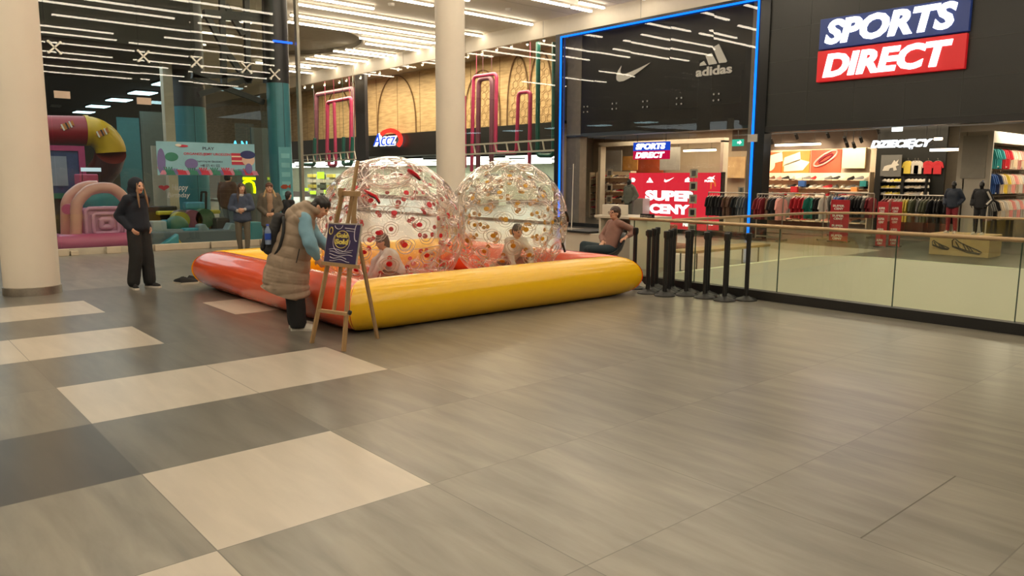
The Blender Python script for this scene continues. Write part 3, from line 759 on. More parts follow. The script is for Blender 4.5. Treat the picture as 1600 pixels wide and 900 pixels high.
# red standees
red_board = mat('red_board', (.40, .012, .02), .5, var=0)
lw = mat('white_print', (.8, .75, .66), .5, var=0)
def standee(px, pb, pt, wpx, label, n=4):
    b = aZ(px, pb); X = b.x; y0 = aX(px - wpx / 2, pb, X).y; y1 = aX(px + wpx / 2, pb, X).y; zt = aX(px, pt, X).z
    t = thing('display_board', label, 'display board', b, 0, 'red display boards in the sports shop')
    MB().bb(X, X + .03, y1, y0, .0, zt).build('board', red_board, t, bevel=.004)
    MB().bb(X - .15, X + .2, y1 + .02, y0 - .02, 0, .03).build('foot', blackm, t)
    Wd = y0 - y1
    for k in range(n):
        z = zt * (.83 - .235 * k)
        mb = MB(); text(mb, 'SUPER', (X - .001, y0 - Wd * .12, z), FX, Wd * .62, .06, bold=.03, ext=.008); text(mb, 'CENY', (X - .001, y0 - Wd * .2, z - .08), FX, Wd * .5, .06, bold=.03, ext=.008)
        mb.build('lettering', lw, t)
standee(1309, 378, 312, 29, 'wide red display board with white lettering in front of the shoe wall')
standee(1375, 386, 315, 16, 'left red display board of the pair beneath the glowing white lettering')
standee(1396, 386, 315, 17, 'right red display board of the pair beneath the glowing white lettering')

def rack(px, pb, L_, axis, colors, label, glabel, zt=1.30, s=.92, seed=0, gap=.085, X=None):
    b = aZ(px, pb); 
    if X: b.x = X
    t = thing('clothes_rack', label, 'clothes rack', b)
    d = Vector((0, 1, 0)) if axis == 'y' else Vector((1, 0, 0)); e = Vector((1, 0, 0)) if axis == 'y' else Vector((0, 1, 0))
    for sgn in (-1, 1):
        q = b + d * sgn * L_ / 2
        MB().cone(q, .018, q + Vector((0, 0, zt)), .018, 8).build('post', chrome, t)
        MB().beam(q - e * .28 + Vector((0, 0, .03)), q + e * .28 + Vector((0, 0, .03)), .05, .05).build('foot', chrome, t)
    MB().cone(b - d * L_ / 2 + Vector((0, 0, zt)), .016, b + d * L_ / 2 + Vector((0, 0, zt)), .016, 8).build('rail', chrome, t)
    MB().beam(b - d * L_ / 2 + Vector((0, 0, .12)), b + d * L_ / 2 + Vector((0, 0, .12)), .04, .04).build('base_bar', chrome, t)
    rnd = random.Random(seed); n = int(L_ / gap); k = 0
    for i in range(n):
        c = colors[min(len(colors) - 1, i * len(colors) // n)]
        p = b + d * (L_ / 2 - (i + .5) * L_ / n) + Vector((0, 0, zt - .03))
        garment(p, (0 if axis == 'y' else rad(90)) + rnd.uniform(-.25, .25) + (rad(70) if i % 7 == 3 else 0), c, c + ' ' + glabel, glabel.replace('garment', 'garments'), s)
rack(1236, 372, 1.9, 'y', ['white', 'white', 'black', 'black', 'black', 'white', 'red', 'red', 'red', 'green', 'green', 'black', 'white'], 'steel clothes rack of white black red and green shirts before the shoe wall', 'garment on the steel rack before the shoe wall', seed=1)
rack(1330, 370, 1.2, 'y', ['blue', 'navy', 'black', 'black', 'grey', 'darkred'], 'steel clothes rack of dark jackets right of the wide red board', 'garment on the rack right of the wide red board', seed=2)
rack(1200, 376, .8, 'y', ['darkred', 'brown', 'black', 'pink'], 'short clothes rack beside the dark pier of the neon window', 'garment on the short rack beside the dark pier', seed=3)
rack(1432, 382, 1.9, 'y', ['darkred', 'pink', 'white', 'yellow', 'olive', 'grey', 'olive', 'black', 'black', 'black', 'black'], 'steel clothes rack of pastel and dark garments right of the red boards', 'garment on the rack right of the red boards', seed=4)
rack(1135, 368, 1.4, 'y', ['black', 'black', 'brown', 'black', 'grey'], 'dark clothes rack behind the neon framed glass', 'garment on the rack behind the neon glass', seed=5)
rack(1272, 366, 1.3, 'y', ['grey', 'black', 'white', 'black', 'grey', 'white'], 'second clothes rack of grey and black shirts in front of the shoe shelves', 'garment on the second rack in front of the shoe shelves', seed=8, X=25.1)

# block with the clothes wall
BX = 21.6
by0 = aX(1492, 300, BX).y; by1 = aX(1545, 300, BX).y
bzt = aX(1515, 206, BX).z
blk = mat('grey_white_block', (.50, .46, .38), .6, var=.02)
struct(MB().bb(BX, BX + 4.5, by1 + .62, by0, 0, bzt).build('wall_display_block', blk))
t = thing('wall_board', 'plain grey board on the pale block behind the two mannequins', 'board', (BX - .02, (by0 + by1) / 2, 1.9))
MB().bb(BX - .03, BX, by1 + .12, by0 - .10, 1.75, bzt - .10).build('panel', mat('board_grey', (.33, .31, .26), .6), t)
def clothes_wall():
    Y = by1 + .62
    t = thing('clothes_wall', 'tall wall unit of hanging clothes at the right edge', 'wall unit', (BX + 1.2, Y, 0))
    fr = mat('unit_frame', (.55, .51, .42), .5)
    MB().bb(BX + .06, BX + 4.2, Y - .62, Y, bzt - .28, bzt).build('canopy', fr, t)
    MB().bb(BX - .0, BX + .06, Y - .62, Y, 0, bzt).build('side_panel', blk, t)
    MB().bb(BX, BX + 4.2, Y - .03, Y, 0, bzt).build('back_panel', mat('unit_back', (.20, .18, .14), .6), t)
    z_ = (2.62, 1.98, 1.30)
    cs = [['teal', 'teal', 'teal', 'red', 'red', 'cream', 'cream', 'pink', 'cream', 'brown', 'cream', 'pink'], ['blue', 'blue', 'navy', 'cream', 'yellow', 'cream', 'pink', 'cream', 'white', 'pink', 'cream', 'white'], ['grey', 'grey', 'black', 'cream', 'white', 'cream', 'pink', 'white', 'pink', 'white', 'cream', 'cream']]
    for z, cc in zip(z_, cs):
        MB().cone((BX + .06, Y - .4, z), .014, (BX + 4.1, Y - .4, z), .014, 8).build('rail', chrome, t)
        MB().bb(BX + .06, BX + 4.1, Y - .5, Y, z + .06, z + .09).build('shelf_board', fr, t)
        for i in range(24):
            x = BX + .2 + i * .155
            garment((x, Y - .4, z - .03), rad(90) if i % 4 else rad(20), cc[i * len(cc) // 24], cc[i * len(cc) // 24] + ' garment on the ' + {2.62: 'top', 1.98: 'middle', 1.30: 'bottom'}[z] + ' rail of the tall wall unit at the right edge', 'garments in the tall wall unit', .8)
    area((BX + 1.6, Y - .8, bzt + .1), 2.5, .4, 60, (1, .86, .66))  # added fill on the hanging clothes
clothes_wall()
hanging_lamp(1466, 217, 23.0, .1, 'small round bright downlight right of the glowing lettering')

# cardboard plinth with drawn shoes
pb = aZ(1495, 400); PX_ = pb.x
y0, y1, zt, _ = rectX(PX_, 1452, 1546, 366, 398)
card = mat('cardboard', (.50, .34, .15), .8, var=.05)
def plinth():
    t = thing('cardboard_plinth', 'cardboard plinth printed with shoe drawings under the mannequins', 'plinth', (PX_, (y0 + y1) / 2, 0))
    MB().bb(PX_, PX_ + .8, y1, y0, 0, zt).build('box', card, t, bevel=.01)
    ink = mat('ink_print', (.05, .035, .02), .7, var=0)
    W_ = y0 - y1
    for cy_, s in ((y0 - .20 * W_, .30 * W_ / .72), (y0 - .64 * W_, .50 * W_ / .72)):
        mb = MB(); hz = zt * .45
        o = Vector((PX_ - .008, cy_, hz))
        def P(a, b): return o + Vector((0, -a * s, b * s))
        for L_ in ([(-.36, .14), (-.30, .2), (-.2, .12), (.02, .02), (.25, -.06), (.36, -.12), (.3, -.18), (0, -.14), (-.34, -.02), (-.36, .14)], [(-.35, .0), (0, -.1), (.33, -.16)], [(-.1, .07), (.0, -.1)], [(-.02, .04), (.08, -.1)], [(.06, 0), (.16, -.12)], [(-.28, .12), (-.18, -.03)]):
            mb.tube([P(a, b) for a, b in L_], .012, 5)
        mb.build('shoe_drawing', ink, t)
    MB().bb(PX_ - .006, PX_, y0 - .3, y0 - .15, zt - .08, zt - .02).build('print_mark', ink, t)
plinth()
PLZ = zt
# ================================================================== BEHIND THE NEON FRAMED GLASS
def portal():
    X = 23.6
    y0, y1, zt, _ = rectX(X, 934, 1128, 219, 372)
    t = thing('portal', 'white square portal frame behind the dark neon framed glass', 'portal', (X, (y0 + y1) / 2, 0))
    m = mat('portal_white', (.66, .60, .48), .5)
    MB().bb(X, X + .3, y0 - .13, y0, 0, zt - .1).build('upright', m, t); MB().bb(X, X + .3, y1, y1 + .13, 0, zt - .1).build('upright', m, t)
    MB().bb(X, X + .3, y1, y0, zt - .16, zt).build('lintel', m, t)
portal()
def led_screen():
    X = 21.6
    y0, y1, zt, zb = rectX(X, 982, 1124, 270, 368)
    t = thing('led_screen', 'large glowing red screen with white lettering behind the glass', 'screen', (X, (y0 + y1) / 2, 0))
    MB().bb(X, X + .14, y1, y0, zb, zt).build('screen_face', emit('screen_red', (1.0, .035, .06), .95), t)
    MB().bb(X + .02, X + .2, y1 - .05, y1, 0, zt + .02).build('frame', blackm, t)
    MB().bb(X + .01, X + .2, y1 - .04, y0 + .03, 0, zb).build('base', mat('screen_base', (.35, .33, .28), .5), t)
    lt = emit('screen_white', (1, .95, .95), 2.2)
    def L(s, pl, pr, pb, pt, name='lettering'):
        a = aX(pl, pb, X - .001); b = aX(pr, pb, X - .001); c = aX(pl, pt, X - .001)
        text(MB(), s, a, FX, a.y - b.y, c.z - a.z, bold=.06, ext=.008).build(name, lt, t)
    L('SUPER', 1008, 1088, 313, 297); L('CENY', 1015, 1077, 333, 318)
    def poly(pts, name):
        P = [aX(880 + u / 4.5, 180 + v / 4.5, X - .001) for u, v in pts]
        MB().prism([(-(p.y - P[0].y), p.z - P[0].z) for p in P], P[0], *FX, .008).build(name, lt, t)
    poly([(585, 474), (595, 458), (606, 474)], 'bar_motif'); poly([(607, 474), (600, 450), (610, 437), (634, 474)], 'bar_motif')
    poly([(780, 437), (745, 462), (722, 472), (710, 466), (714, 448), (722, 458), (745, 452)], 'tick_motif')
    poly([(855, 470), (858, 450), (880, 436), (890, 448), (884, 460), (895, 470)], 'badge_motif')
    poly([(480, 470), (482, 440), (500, 442), (508, 455), (500, 470)], 'badge_motif')
    poly([(1010, 447), (1030, 432), (1048, 436), (1068, 424), (1058, 440), (1066, 452), (1052, 446), (1046, 456), (1030, 448)], 'cat_motif')
    L('PUMA', 1101, 1115, 284.5, 281); L('ASICS', 1006, 1020, 351, 347); L('NB', 1067, 1076, 353.5, 346.5); L('VANS', 1103, 1114, 352, 346)
led_screen()
def small_sign():
    X = 20.9
    a = aX(989, 249.5, X); b = aX(1044, 247, X); zt = aX(989, 223, X).z; zm = (a.z + zt) / 2
    t = thing('hanging_shop_sign', 'small glowing blue and red sign hung behind the dark glass', 'sign', a)
    MB().bb(X, X + .1, b.y, a.y, zm, zt).build('upper_panel', emit('sign_blue_lit', (.02, .09, .75), 1.0), t); MB().bb(X, X + .1, b.y, a.y, a.z, zm).build('lower_panel', emit('sign_red_lit', (.8, .01, .08), .9), t)
    lt = MATS['sign_letter_white']; W = a.y - b.y; h = (zt - a.z) / 2
    text(MB(), 'SPORTS', (X - .001, a.y - W * .08, zm + h * .15), FX, W * .84, h * .7, bold=.05, shear=.18, ext=.02).build('upper_lettering', lt, t)
    text(MB(), 'DIRECT', (X - .001, a.y - W * .08, a.z + h * .15), FX, W * .82, h * .7, bold=.05, shear=.18, ext=.02).build('lower_lettering', lt, t)
    for y in (a.y - .15, b.y + .15): MB().cone((X + .05, y, zt), .01, (X + .05, y, 3.76), .01, 6).build('hanger', blackm, t)
small_sign()
shoe_wall(23.9, 933, 984, 268, 345, 7, 9, 'bright shelf wall of shoes left of the red screen', 'small shoe on the bright shelf left of the red screen', pale, ['brown', 'cream', 'brown', 'red', 'white', 'grey', 'black'], sc_=.95, seed=9)
shoe_wall(24.6, 921, 931, 270, 350, 7, 3, 'narrow shelf of shoes at the left end behind the glass', 'small shoe on the narrow shelf behind the glass', pale, ['brown', 'cream', 'red', 'grey'], sc_=.9, seed=10)
panel('hanging_board', 24.8, 941, 971, 235, 268, mat('pale_grey_panel', (.42, .42, .38), .6), 'pale grey hanging panel at left above the bright shoe shelf', 'panel')
panel('hanging_board', 24.8, 1031, 1062, 230, 266, MATS['pale_grey_panel'], 'pale grey hanging panel right of the small glowing sign', 'panel')
panel('hanging_board', 25.2, 973, 996, 244, 266, mat('orange_lit_board', (.85, .38, .10), .6, var=.2), 'orange and cream board left of the small glowing sign', 'board')
panel('wall_poster', 26.3, 990, 1036, 247, 271, mat('red_orange_poster', (.72, .12, .04), .6, var=.3, scale=2), 'red orange poster with swirls under the small glowing sign', 'poster')
panel('wall_poster', 26.3, 1130, 1164, 245, 278, mat('peach_poster', (.80, .45, .22), .6, var=.3, scale=2), 'peach coloured poster behind the right end of the dark glass', 'poster')
# vertical strip of small pictures
def strip_of_pictures(X, px, tops, w_, h_, label):
    y0, y1, _, _ = rectX(X, px - w_ / 2, px + w_ / 2, 300, 310)
    b = aX(px, tops[-1] + h_, X)
    t = thing('picture_strip', label, 'picture strip', b)
    MB().cone((X + .01, (y0 + y1) / 2, 0), .008, (X + .01, (y0 + y1) / 2, aX(px, tops[0], X).z), .008, 6).build('pole', blackm, t)
    for k, tp in enumerate(tops):
        a = aX(px, tp, X); c = aX(px, tp + h_, X)
        q = MB().bb(X - .01, X, y1, y0, c.z, a.z).build('picture', mat('picture_card', (.60, .56, .46), .5), t)
        MB().bb(X - .014, X - .01, y1 + .07, y0 - .07, (a.z + c.z) / 2 - .09, (a.z + c.z) / 2 + .09).build('picture_motif', CL['black'] if k % 2 else CL['grey'], q)
        MB().bb(X - .015, X - .01, y1 + .02, y1 + .09, c.z + .02, c.z + .07).build('yellow_dot', CL['yellow'], q)
strip_of_pictures(21.2, 1083, (264, 284, 304, 325, 350), 12, 14, 'strip of five small pictures in front of the red screen')
strip_of_pictures(23.2, 952, (264, 287, 305), 9, 13, 'strip of three small pictures before the bright shoe shelf')
strip_of_pictures(21.2, 1158, (292, 305), 10, 12, 'strip of two small grey pictures near the right end of the dark glass')
p = aX(1153, 223, 24.6); t = thing('exit_sign', 'small green exit sign with running figure arrow behind the dark glass', 'sign', p)
MB().box(p, (.05, .46, .24)).build('sign_face', emit('exit_green', (.05, .55, .35), 1.2), t); MB().prism([(-.06, -.02), (.04, -.02), (.04, -.06), (.12, .02), (.04, .1), (.04, .05), (-.06, .05)], p + Vector((-.026, -.05, -.01)), *FX, .006).build('arrow', emit('exit_mark', (1, 1, 1), 2), t)
MB().cone(p, .01, (p.x, p.y, 3.75), .01, 6).build('hanger', blackm, t)
# pale interior columns seen at both ends of the glass, and white shelf units
struct(MB().bb(XL, XL + .35, aX(905, 300, XL).y, aX(884, 300, XL).y, 0, 6.9).build('wall_inner_pier', MATS['concrete_side']))
struct(MB().bb(XL - .1, XL + .25, 12.42, 12.80, 0, 6.9).build('wall_inner_pier_side', MATS['concrete_side']))
p = aZ(985, 400); X = 21.2
y0, y1, zt, zb = rectX(21.2, 984, 1004, 310, 345)
tag(MB().bb(21.2, 21.7, y1, y0, 0, zt).build('display_plinth', mat('plinth_white', (.60, .55, .48), .5), bevel=.01), 'white display plinth beside the grey hooded mannequin', 'plinth')

# ================================================================== HALL BEYOND THE GLASS, LEFT OF THE NEON WINDOW
def far_glass():
    t = thing('glass_curtain_wall', 'long clear glass wall under the white fascia left of the neon window', 'glass wall', (XF, 34, 0))
    ys = [20.62 + 2.4 * k for k in range(17)]
    rnd = random.Random(5)
    for a, b in zip(ys, ys[1:]):
        for z0, z1 in ((.1, 3.0), (3.004, 6.8)):
            tl = (rnd.random() - .5) * .016
            MB().add([(XF + tl, a + .004, z0), (XF - tl, b - .004, z0), (XF - tl, b - .004, z1), (XF + tl, a + .004, z1)], [(0, 1, 2, 3)]).build('glass_pane', glass_clear, t)
    MB().bb(XF - .03, XF + .05, 20.62, 59, 0, .1).build('sill', chrome, t)
far_glass()
XW = 25.0
def px_rect(X, pl, pr, pt, pb): return rectX(X, pl, pr, pt, pb)
wood = None
def wood_mat():
    m = bpy.data.materials.new('plywood_panels'); m.use_nodes = True
    nt = m.node_tree; N = nt.nodes.new; L = nt.links.new; b = nt.nodes['Principled BSDF']
    tc = N('ShaderNodeTexCoord'); mp = N('ShaderNodeMapping'); mp.inputs['Scale'].default_value = (1, .4, 3)
    n = N('ShaderNodeTexNoise'); n.inputs['Scale'].default_value = 3; n.inputs['Detail'].default_value = 5
    L(tc.outputs['Object'], mp.inputs[0]); L(mp.outputs[0], n.inputs[0])
    r = N('ShaderNodeValToRGB'); r.color_ramp.elements[0].color = (.42, .28, .12, 1); r.color_ramp.elements[1].color = (.60, .42, .20, 1); r.color_ramp.elements[0].position = .35; r.color_ramp.elements[1].position = .65
    L(n.outputs[0], r.inputs[0]); L(r.outputs[0], b.inputs['Base Color']); b.inputs['Roughness'].default_value = .6
    return m
za = aX(676, 108, XW).z; zb_ = aX(676, 205, XW).z
struct(MB().bb(XW, XW + .2, 25.6, 80, zb_, za + .05).build('wall_plywood', wood_mat()))
struct(MB().bb(XF + .1, XW + .4, 20.8, 80, za + .05, za + .15).build('ceiling_beyond_glass', mat('grey_ceiling', (.42, .38, .32), .8)))
# joints, arches and hexagon netting drawn on the plywood
lm = mat('dark_line', (.16, .09, .035), .7, var=0)
mb = MB()
for y in [20.5 + 2.35 * k for k in range(3, 17)]: mb.bb(XW - .012, XW, y - .012, y + .012, zb_, za)
struct(mb.build('trim_plywood_joint', lm))
def arch(px, py_top, px_w, label):
    c = aX(px, 206, XW); top = aX(px, py_top, XW); w = abs(aX(px - px_w / 2, 200, XW).y - aX(px + px_w / 2, 200, XW).y) / 2
    t = thing('arch_relief', label, 'wall relief', (XW, c.y, zb_))
    pts = [(XW - .05, c.y + w * math.cos(a), zb_ + (top.z - zb_) * max(0, math.sin(a)) ** .75) for a in [pi * k / 26 for k in range(27)]]
    MB().tube(pts, .035, 6).build('arch_rib', lm, t)
    mb = MB(); h = .42; k = 0
    z = zb_ + .2
    while z < top.z - .2:
        half = w * math.sqrt(max(0, 1 - ((z - zb_) / (top.z - zb_)) ** 2)) - .25
        y = c.y - half + (k % 2) * h * .5
        while y < c.y + half:
            hexa = [Vector((XW - .012, y + .19 * math.cos(a), z + .19 * math.sin(a))) for a in [pi / 6 + pi / 3 * q for q in range(6)]]
            mb.tube(hexa, .009, 4, closed=True)
            y += h
        z += h * .82; k += 1
    if mb.v and px > 700: mb.build('hexagon_netting', mat('netting_line', (.24, .15, .06), .7, var=0), t)
arch(754, 110, 55, 'large arch with hexagon netting on the plywood wall behind the pink frame')
arch(810, 88, 34, 'narrow arch with hexagon netting behind the smaller pink frame')
arch(845, 80, 38, 'arch with hexagon netting behind the green frame at the right')
arch(620, 118, 60, 'wide arch on the plywood wall above the blue and red sign')
arch(530, 138, 40, 'arch on the plywood wall inside the dark red frame')

def ribbon(pix, X, r, m, name, label, round_=.32, sub=None):
    """square-cornered tube frame with rounded corners through pixels in the plane X"""
    P = [aX(x, y, X) for x, y in pix]
    path = [P[0]]
    for a, b, c in zip(P, P[1:], P[2:]):
        q = min(round_, (b - a).length * .45, (c - b).length * .45)
        p0 = b + (a - b).normalized() * q; p1 = b + (c - b).normalized() * q
        for k in range(7):
            s = k / 6; path.append(p0 * (1 - s) ** 2 + b * 2 * s * (1 - s) + p1 * s * s)
    path.append(P[-1])
    mb = MB().tube(path, r, 10); tp = sorted(path, key=lambda q: -q.z)[:1] + [max((path[0], path[-1]), key=lambda q: q.z)]
    for q in tp: mb.cone((q.x, q.y, q.z), .012, (q.x, q.y, za + .06), .012, 6)
    o = mb.build(name, m, smooth='auto')
    return tag(o, label, 'tube sculpture')
mag = mat('magenta_lacquer', (.40, .035, .105), .35, var=.05); grn = mat('green_lacquer', (.006, .095, .075), .35, var=.05); pur = mat('dark_purple_lacquer', (.12, .04, .06), .4, var=.05)
ribbon([(737, 268), (740, 120), (776, 115), (774, 238), (807, 239), (810, 145), (829, 143), (827, 262)], 22.6, .085, mag, 'tube_sculpture', 'tall pink lacquered tube frame looping up and down behind the glass', .22)
ribbon([(747, 268), (748, 124), (769, 121), (768, 262)], 23.4, .12, pur, 'tube_sculpture', 'dark purple tube frame just inside the tall pink tube frame')
ribbon([(841, 66), (840, 243), (865, 243), (866, 66)], 22.6, .10, grn, 'tube_sculpture', 'dark green tube frame hanging beside the blue neon window', .22)
ribbon([(511, 250), (512, 160), (549, 153), (548, 250)], 22.4, .11, mag, 'tube_sculpture', 'dark pink tube frame in front of the plywood wall near the teal column', .2)
ribbon([(494, 252), (495, 148), (552, 138), (551, 252)], 23.6, .14, pur, 'tube_sculpture', 'wide dark red tube frame around the far pink frame', .2)
ribbon([(514, 235), (514, 259), (525, 259), (522, 160)], 22.0, .10, mag, 'tube_sculpture', 'pink looped tube frame end over the bright shop below', .2)
ribbon([(537, 214), (536, 257), (549, 257), (551, 214)], 22.2, .11, grn, 'tube_sculpture', 'short green tube loop left of the black column', .2)
ribbon([(472, 257), (491, 258), (492, 216)], 22.2, .11, grn, 'tube_sculpture', 'green tube hook beside the teal clad column', .2)
ribbon([(725, 150), (726, 262)], 22.6, .10, mag, 'tube_post', 'single pink tube post at the right edge of the white column')
y0, y1, zt, zb = rectX(21.4, 553, 571, 123, 300)
tag(MB().bb(21.4, 21.6, y1, y0 - .2, 0, za).build('black_column', mat('black_column', (.02, .018, .022), .3), bevel=.02), 'square black column between the plywood panels', 'column')
# hanging track spots beneath the fascia
spot = emit('spot_lamp', (1, .85, .6), 9)
for i, (px, py) in enumerate(((476, 137), (488, 136), (507, 133), (530, 129), (541, 126), (563, 122), (577, 118), (593, 115), (622, 109), (637, 105), (660, 101), (731, 89), (753, 84), (776, 78), (799, 73), (824, 69), (850, 63))):
    p = aX(px, py, XF + 1.1); p.z = min(p.z, za - .1)
    t = thing('spotlight', 'small bright spotlight hung in the row below the white fascia', 'lamp', p, 0, 'row of spotlights below the fascia')
    MB().cone(p + Vector((0, 0, .1)), .05, p, .07, 10).build('lamp_head', CL['white'], t); MB().sph(p + Vector((0, 0, -.01)), .045, 10, 6).build('bulb', spot, t)
    MB().cone(p + Vector((0, 0, .1)), .012, (p.x, p.y, za + .05), .012, 6).build('stem', blackm, t)
# black band with the sign, shop below it
struct(MB().bb(XW - .1, XW + .3, 25.6, 80, 2.98, zb_).build('wall_black_band', mat('black_band', (.012, .013, .012), .35, var=.1)))
def ring_sign():
    X = XW - .3
    t = thing('round_sign', 'blue lettering with a red arc sign on the black band of the far shop', 'sign', aX(606, 217, X))
    MB().bb(X, XW - .1, aX(612, 217, X).y, aX(595, 217, X).y, aX(606, 216, X).z - .1, aX(606, 216, X).z + .1).build('bracket', blackm, t)
    P = lambda u, v: aX(560 + u / 12.86, 180 + v / 12.86, X)
    pts = [P(u, v) for u, v in ((470, 380), (520, 340), (580, 315), (650, 305), (720, 320), (780, 350), (825, 400), (850, 460), (852, 510), (838, 560), (805, 605))]
    MB().tube(pts, .13, 8).build('red_arc', emit('sign_arc_red', (1, .05, .03), 1.6), t)
    a = P(322, 640); b = P(790, 600); hz = P(322, 375).z - a.z
    text(MB(), 'Accz', a + Vector((0, 0, .02)), FX, a.y - b.y, hz, bold=.09, shear=.22, ext=.06).build('outline_lettering', emit('sign_white_edge', (.9, .93, 1), 2.0), t)
    text(MB(), 'Accz', a + Vector((-.07, -.03, .06)), FX, (a.y - b.y) * .94, hz * .9, bold=-.01, shear=.22, ext=.04).build('lettering', emit('sign_blue', (.02, .09, .8), 1.3), t)
ring_sign()
struct(MB().bb(XW + .3, 42, 26.4, 110, 3.0, 3.1).build('ceiling_far_shop', mat('far_shop_ceiling', (.03, .03, .03), .8)))
struct(MB().bb(41, 41.2, 24, 112, 0, 3.6).build('wall_far_shop', mat('far_shop_wall', (.66, .70, .52), .7, var=.1)))
struct(MB().bb(27.1, 41, 26.3, 26.5, 0, 3.6).build('wall_far_shop_side', mat('far_shop_side', (.10, .10, .08), .7, var=.1)))
coolstrip = emit('cool_strip', (.95, 1, .82), 7)
rnd = random.Random(4)
for k in range(60):
    x = 26.9 + (k % 6) * 2.4; y = 29.2 + (k // 6) * 6.4 + (k % 2) * 1.1
    t = thing('shop_ceiling_lamp', 'bright white strip lamp under the dark ceiling of the far shop', 'lamp', (x, y, 2.9), 0, 'white strip lamps in the far shop')
    MB().bb(x - .06, x + .06, y - 2.4, y + 2.4, 2.78, 2.88).build('diffuser', coolstrip, t)
    MB().bb(x - .07, x + .07, y - 2.4, y + 2.4, 2.88, 3.0).build('housing', blackm, t)
# white goods shelves far inside
for k, (px, c) in enumerate(((490, 'yellow'), (505, 'olive'), (520, 'yellow'), (715, 'cream'), (742, 'white'), (770, 'grey'))):
    p = aX(px, 300, 31); t = thing('goods_shelf', 'pale goods shelf standing far inside the bright shop', 'shelf', (31, p.y, 0), 0, 'goods shelves in the far shop')
    MB().bb(31, 31.6, p.y - .6, p.y + .6, 0, 2.0).build('carcass', mat('shelf_white', (.5, .5, .4), .6), t)
    for q in range(4): MB().bb(30.75, 31, p.y - .58, p.y + .58, .35 + q * .45, .62 + q * .45).build('goods_row', CL[c] if q % 2 else CL['cream'], t)
for px, py, sw, sh_ in ((501, 274, 1.05, .5), (478, 296, .8, .22), (489, 301, .9, .25), (508, 300, .3, .3)):
    p = aX(px, py, 27.0); o = MB().box(p, (.05, sw, sh_)).build('lime_light_box', emit('lime_light', (.6, 1, .05), 1.6)); tag(o, 'lime green light panel glowing in the bright far shop', 'light panel', 'lime light panels in the far shop')
    MB().cone(p, .01, (p.x, p.y, 3.0), .01, 5).build('hanger', blackm, o)
# white ladder-like metal rails
def ladder(p0, p1, X, label, h=.42):
    a = aX(*p0, X); b = aX(*p1, X)
    t = thing('metal_truss', label, 'truss', (a + b) / 2)
    c = (a + b) / 2; m = mat('truss_grey', (.75, .74, .64), .4, .3)
    ORG[t.name] = c
    MB().beam(a, b, .07, .07).build('upper_chord', m, t); MB().beam(a - Vector((0, 0, h)), b - Vector((0, 0, h)), .07, .07).build('lower_chord', m, t)
    for q in (a, b): MB().cone(q, .012, (q.x, q.y, za + .06), .012, 6).build('hanger', m, t)
    n = 8
    for k in range(n + 1):
        q = a.lerp(b, k / n); MB().beam(q, q - Vector((0, .12, h)), .05, .05).build('strut', m, t)
ladder((724, 227), (868, 218), 21.6, 'pale metal ladder truss under the pink tube frames')
ladder((470, 243), (554, 237), 21.6, 'pale metal ladder truss near the teal column')
area((33, 36, 2.7), 10, 16, 1800, (.95, 1, .82)); area((34, 66, 2.7), 10, 34, 4200, (.95, 1, .82)); area((22.3, 36, za - .2), 2.5, 24, 2500, (1, .84, .60))  # added fill for the far shop and the plywood wall
# ================================================================== PLAYGROUND BEHIND THE GLASS WALL Y = 18.8
YG = 18.8; XC = 8.93
def play_glass():
    t = thing('playroom_glass_wall', 'tall frameless glass wall of the playroom with cross shaped clamps', 'glass wall', (2, YG, 0))
    xs = [-9.5, -7, -4.6, -2.2, .1, aY(80, 200, YG).x + .02, aY(224, 200, YG).x, aY(306, 200, YG).x, aY(385, 200, YG).x, XC - .55]
    xs = sorted(xs); rnd = random.Random(8)
    for a, b in zip(xs, xs[1:]):
        for z0, z1 in ((.14, 2.9), (2.905, 4.05), (4.055, CZ)):
            tl = (rnd.random() - .5) * .012
            MB().add([(a + .004, YG + tl, z0), (b - .004, YG - tl, z0), (b - .004, YG - tl, z1), (a + .004, YG + tl, z1)], [(0, 1, 2, 3)]).build('glass_pane', glass_play, t)
    st = mat('clamp_steel', (.62, .60, .52), .35, .6, var=0)
    for px, py in ((85, 74), (224, 88), (307, 97), (385, 106), (429, 116)):
        p = aY(px, py, YG - .06); mb = MB()
        for a in (1, -1):
            mb.beam(p + Vector((-.11, 0, -.11 * a)), p + Vector((.11, 0, .11 * a)), .032, .03, (0, 1, 0))
        for a in (-1, 1):
            for b in (-1, 1): mb.cone(p + Vector((.11 * a, -.03, .11 * b)), .026, p + Vector((.11 * a, .05, .11 * b)), .026, 10)
        mb.build('cross_clamp', st, t)
    for px, py in ((97, 148), (225, 158)):
        p = aY(px, py, YG - .03); MB().box(p, (.30, .03, .15)).build('patch_fitting', mat('patch_beige', (.55, .42, .32), .5), t)
    MB().bb(-9.5, XC, YG - .05, YG + .05, 0, .14).build('sill', mat('stone_sill', (.50, .44, .34), .6), t)
play_glass()
t = thing('playroom_side_glass', 'glass return of the playroom behind the teal corner column', 'glass wall', (XC, 24, 0))
for k in range(4): MB().add([(XC, YG + .6 + k * 3, .1), (XC, YG + 3.59 + k * 3, .1), (XC, YG + 3.59 + k * 3, CZ), (XC, YG + .6 + k * 3, CZ)], [(0, 1, 2, 3)]).build('glass_pane', glass_clear, t)
# light end post of the glass wall
y_ = YG + .05
tag(MB().bb(XC + .04, XC + .12, YG - .05, YG + .1, 0, CZ).build('glass_end_post', mat('end_post', (.30, .28, .22), .3, .4), bevel=.01), 'pale metal post closing the playroom glass at the teal column', 'post')
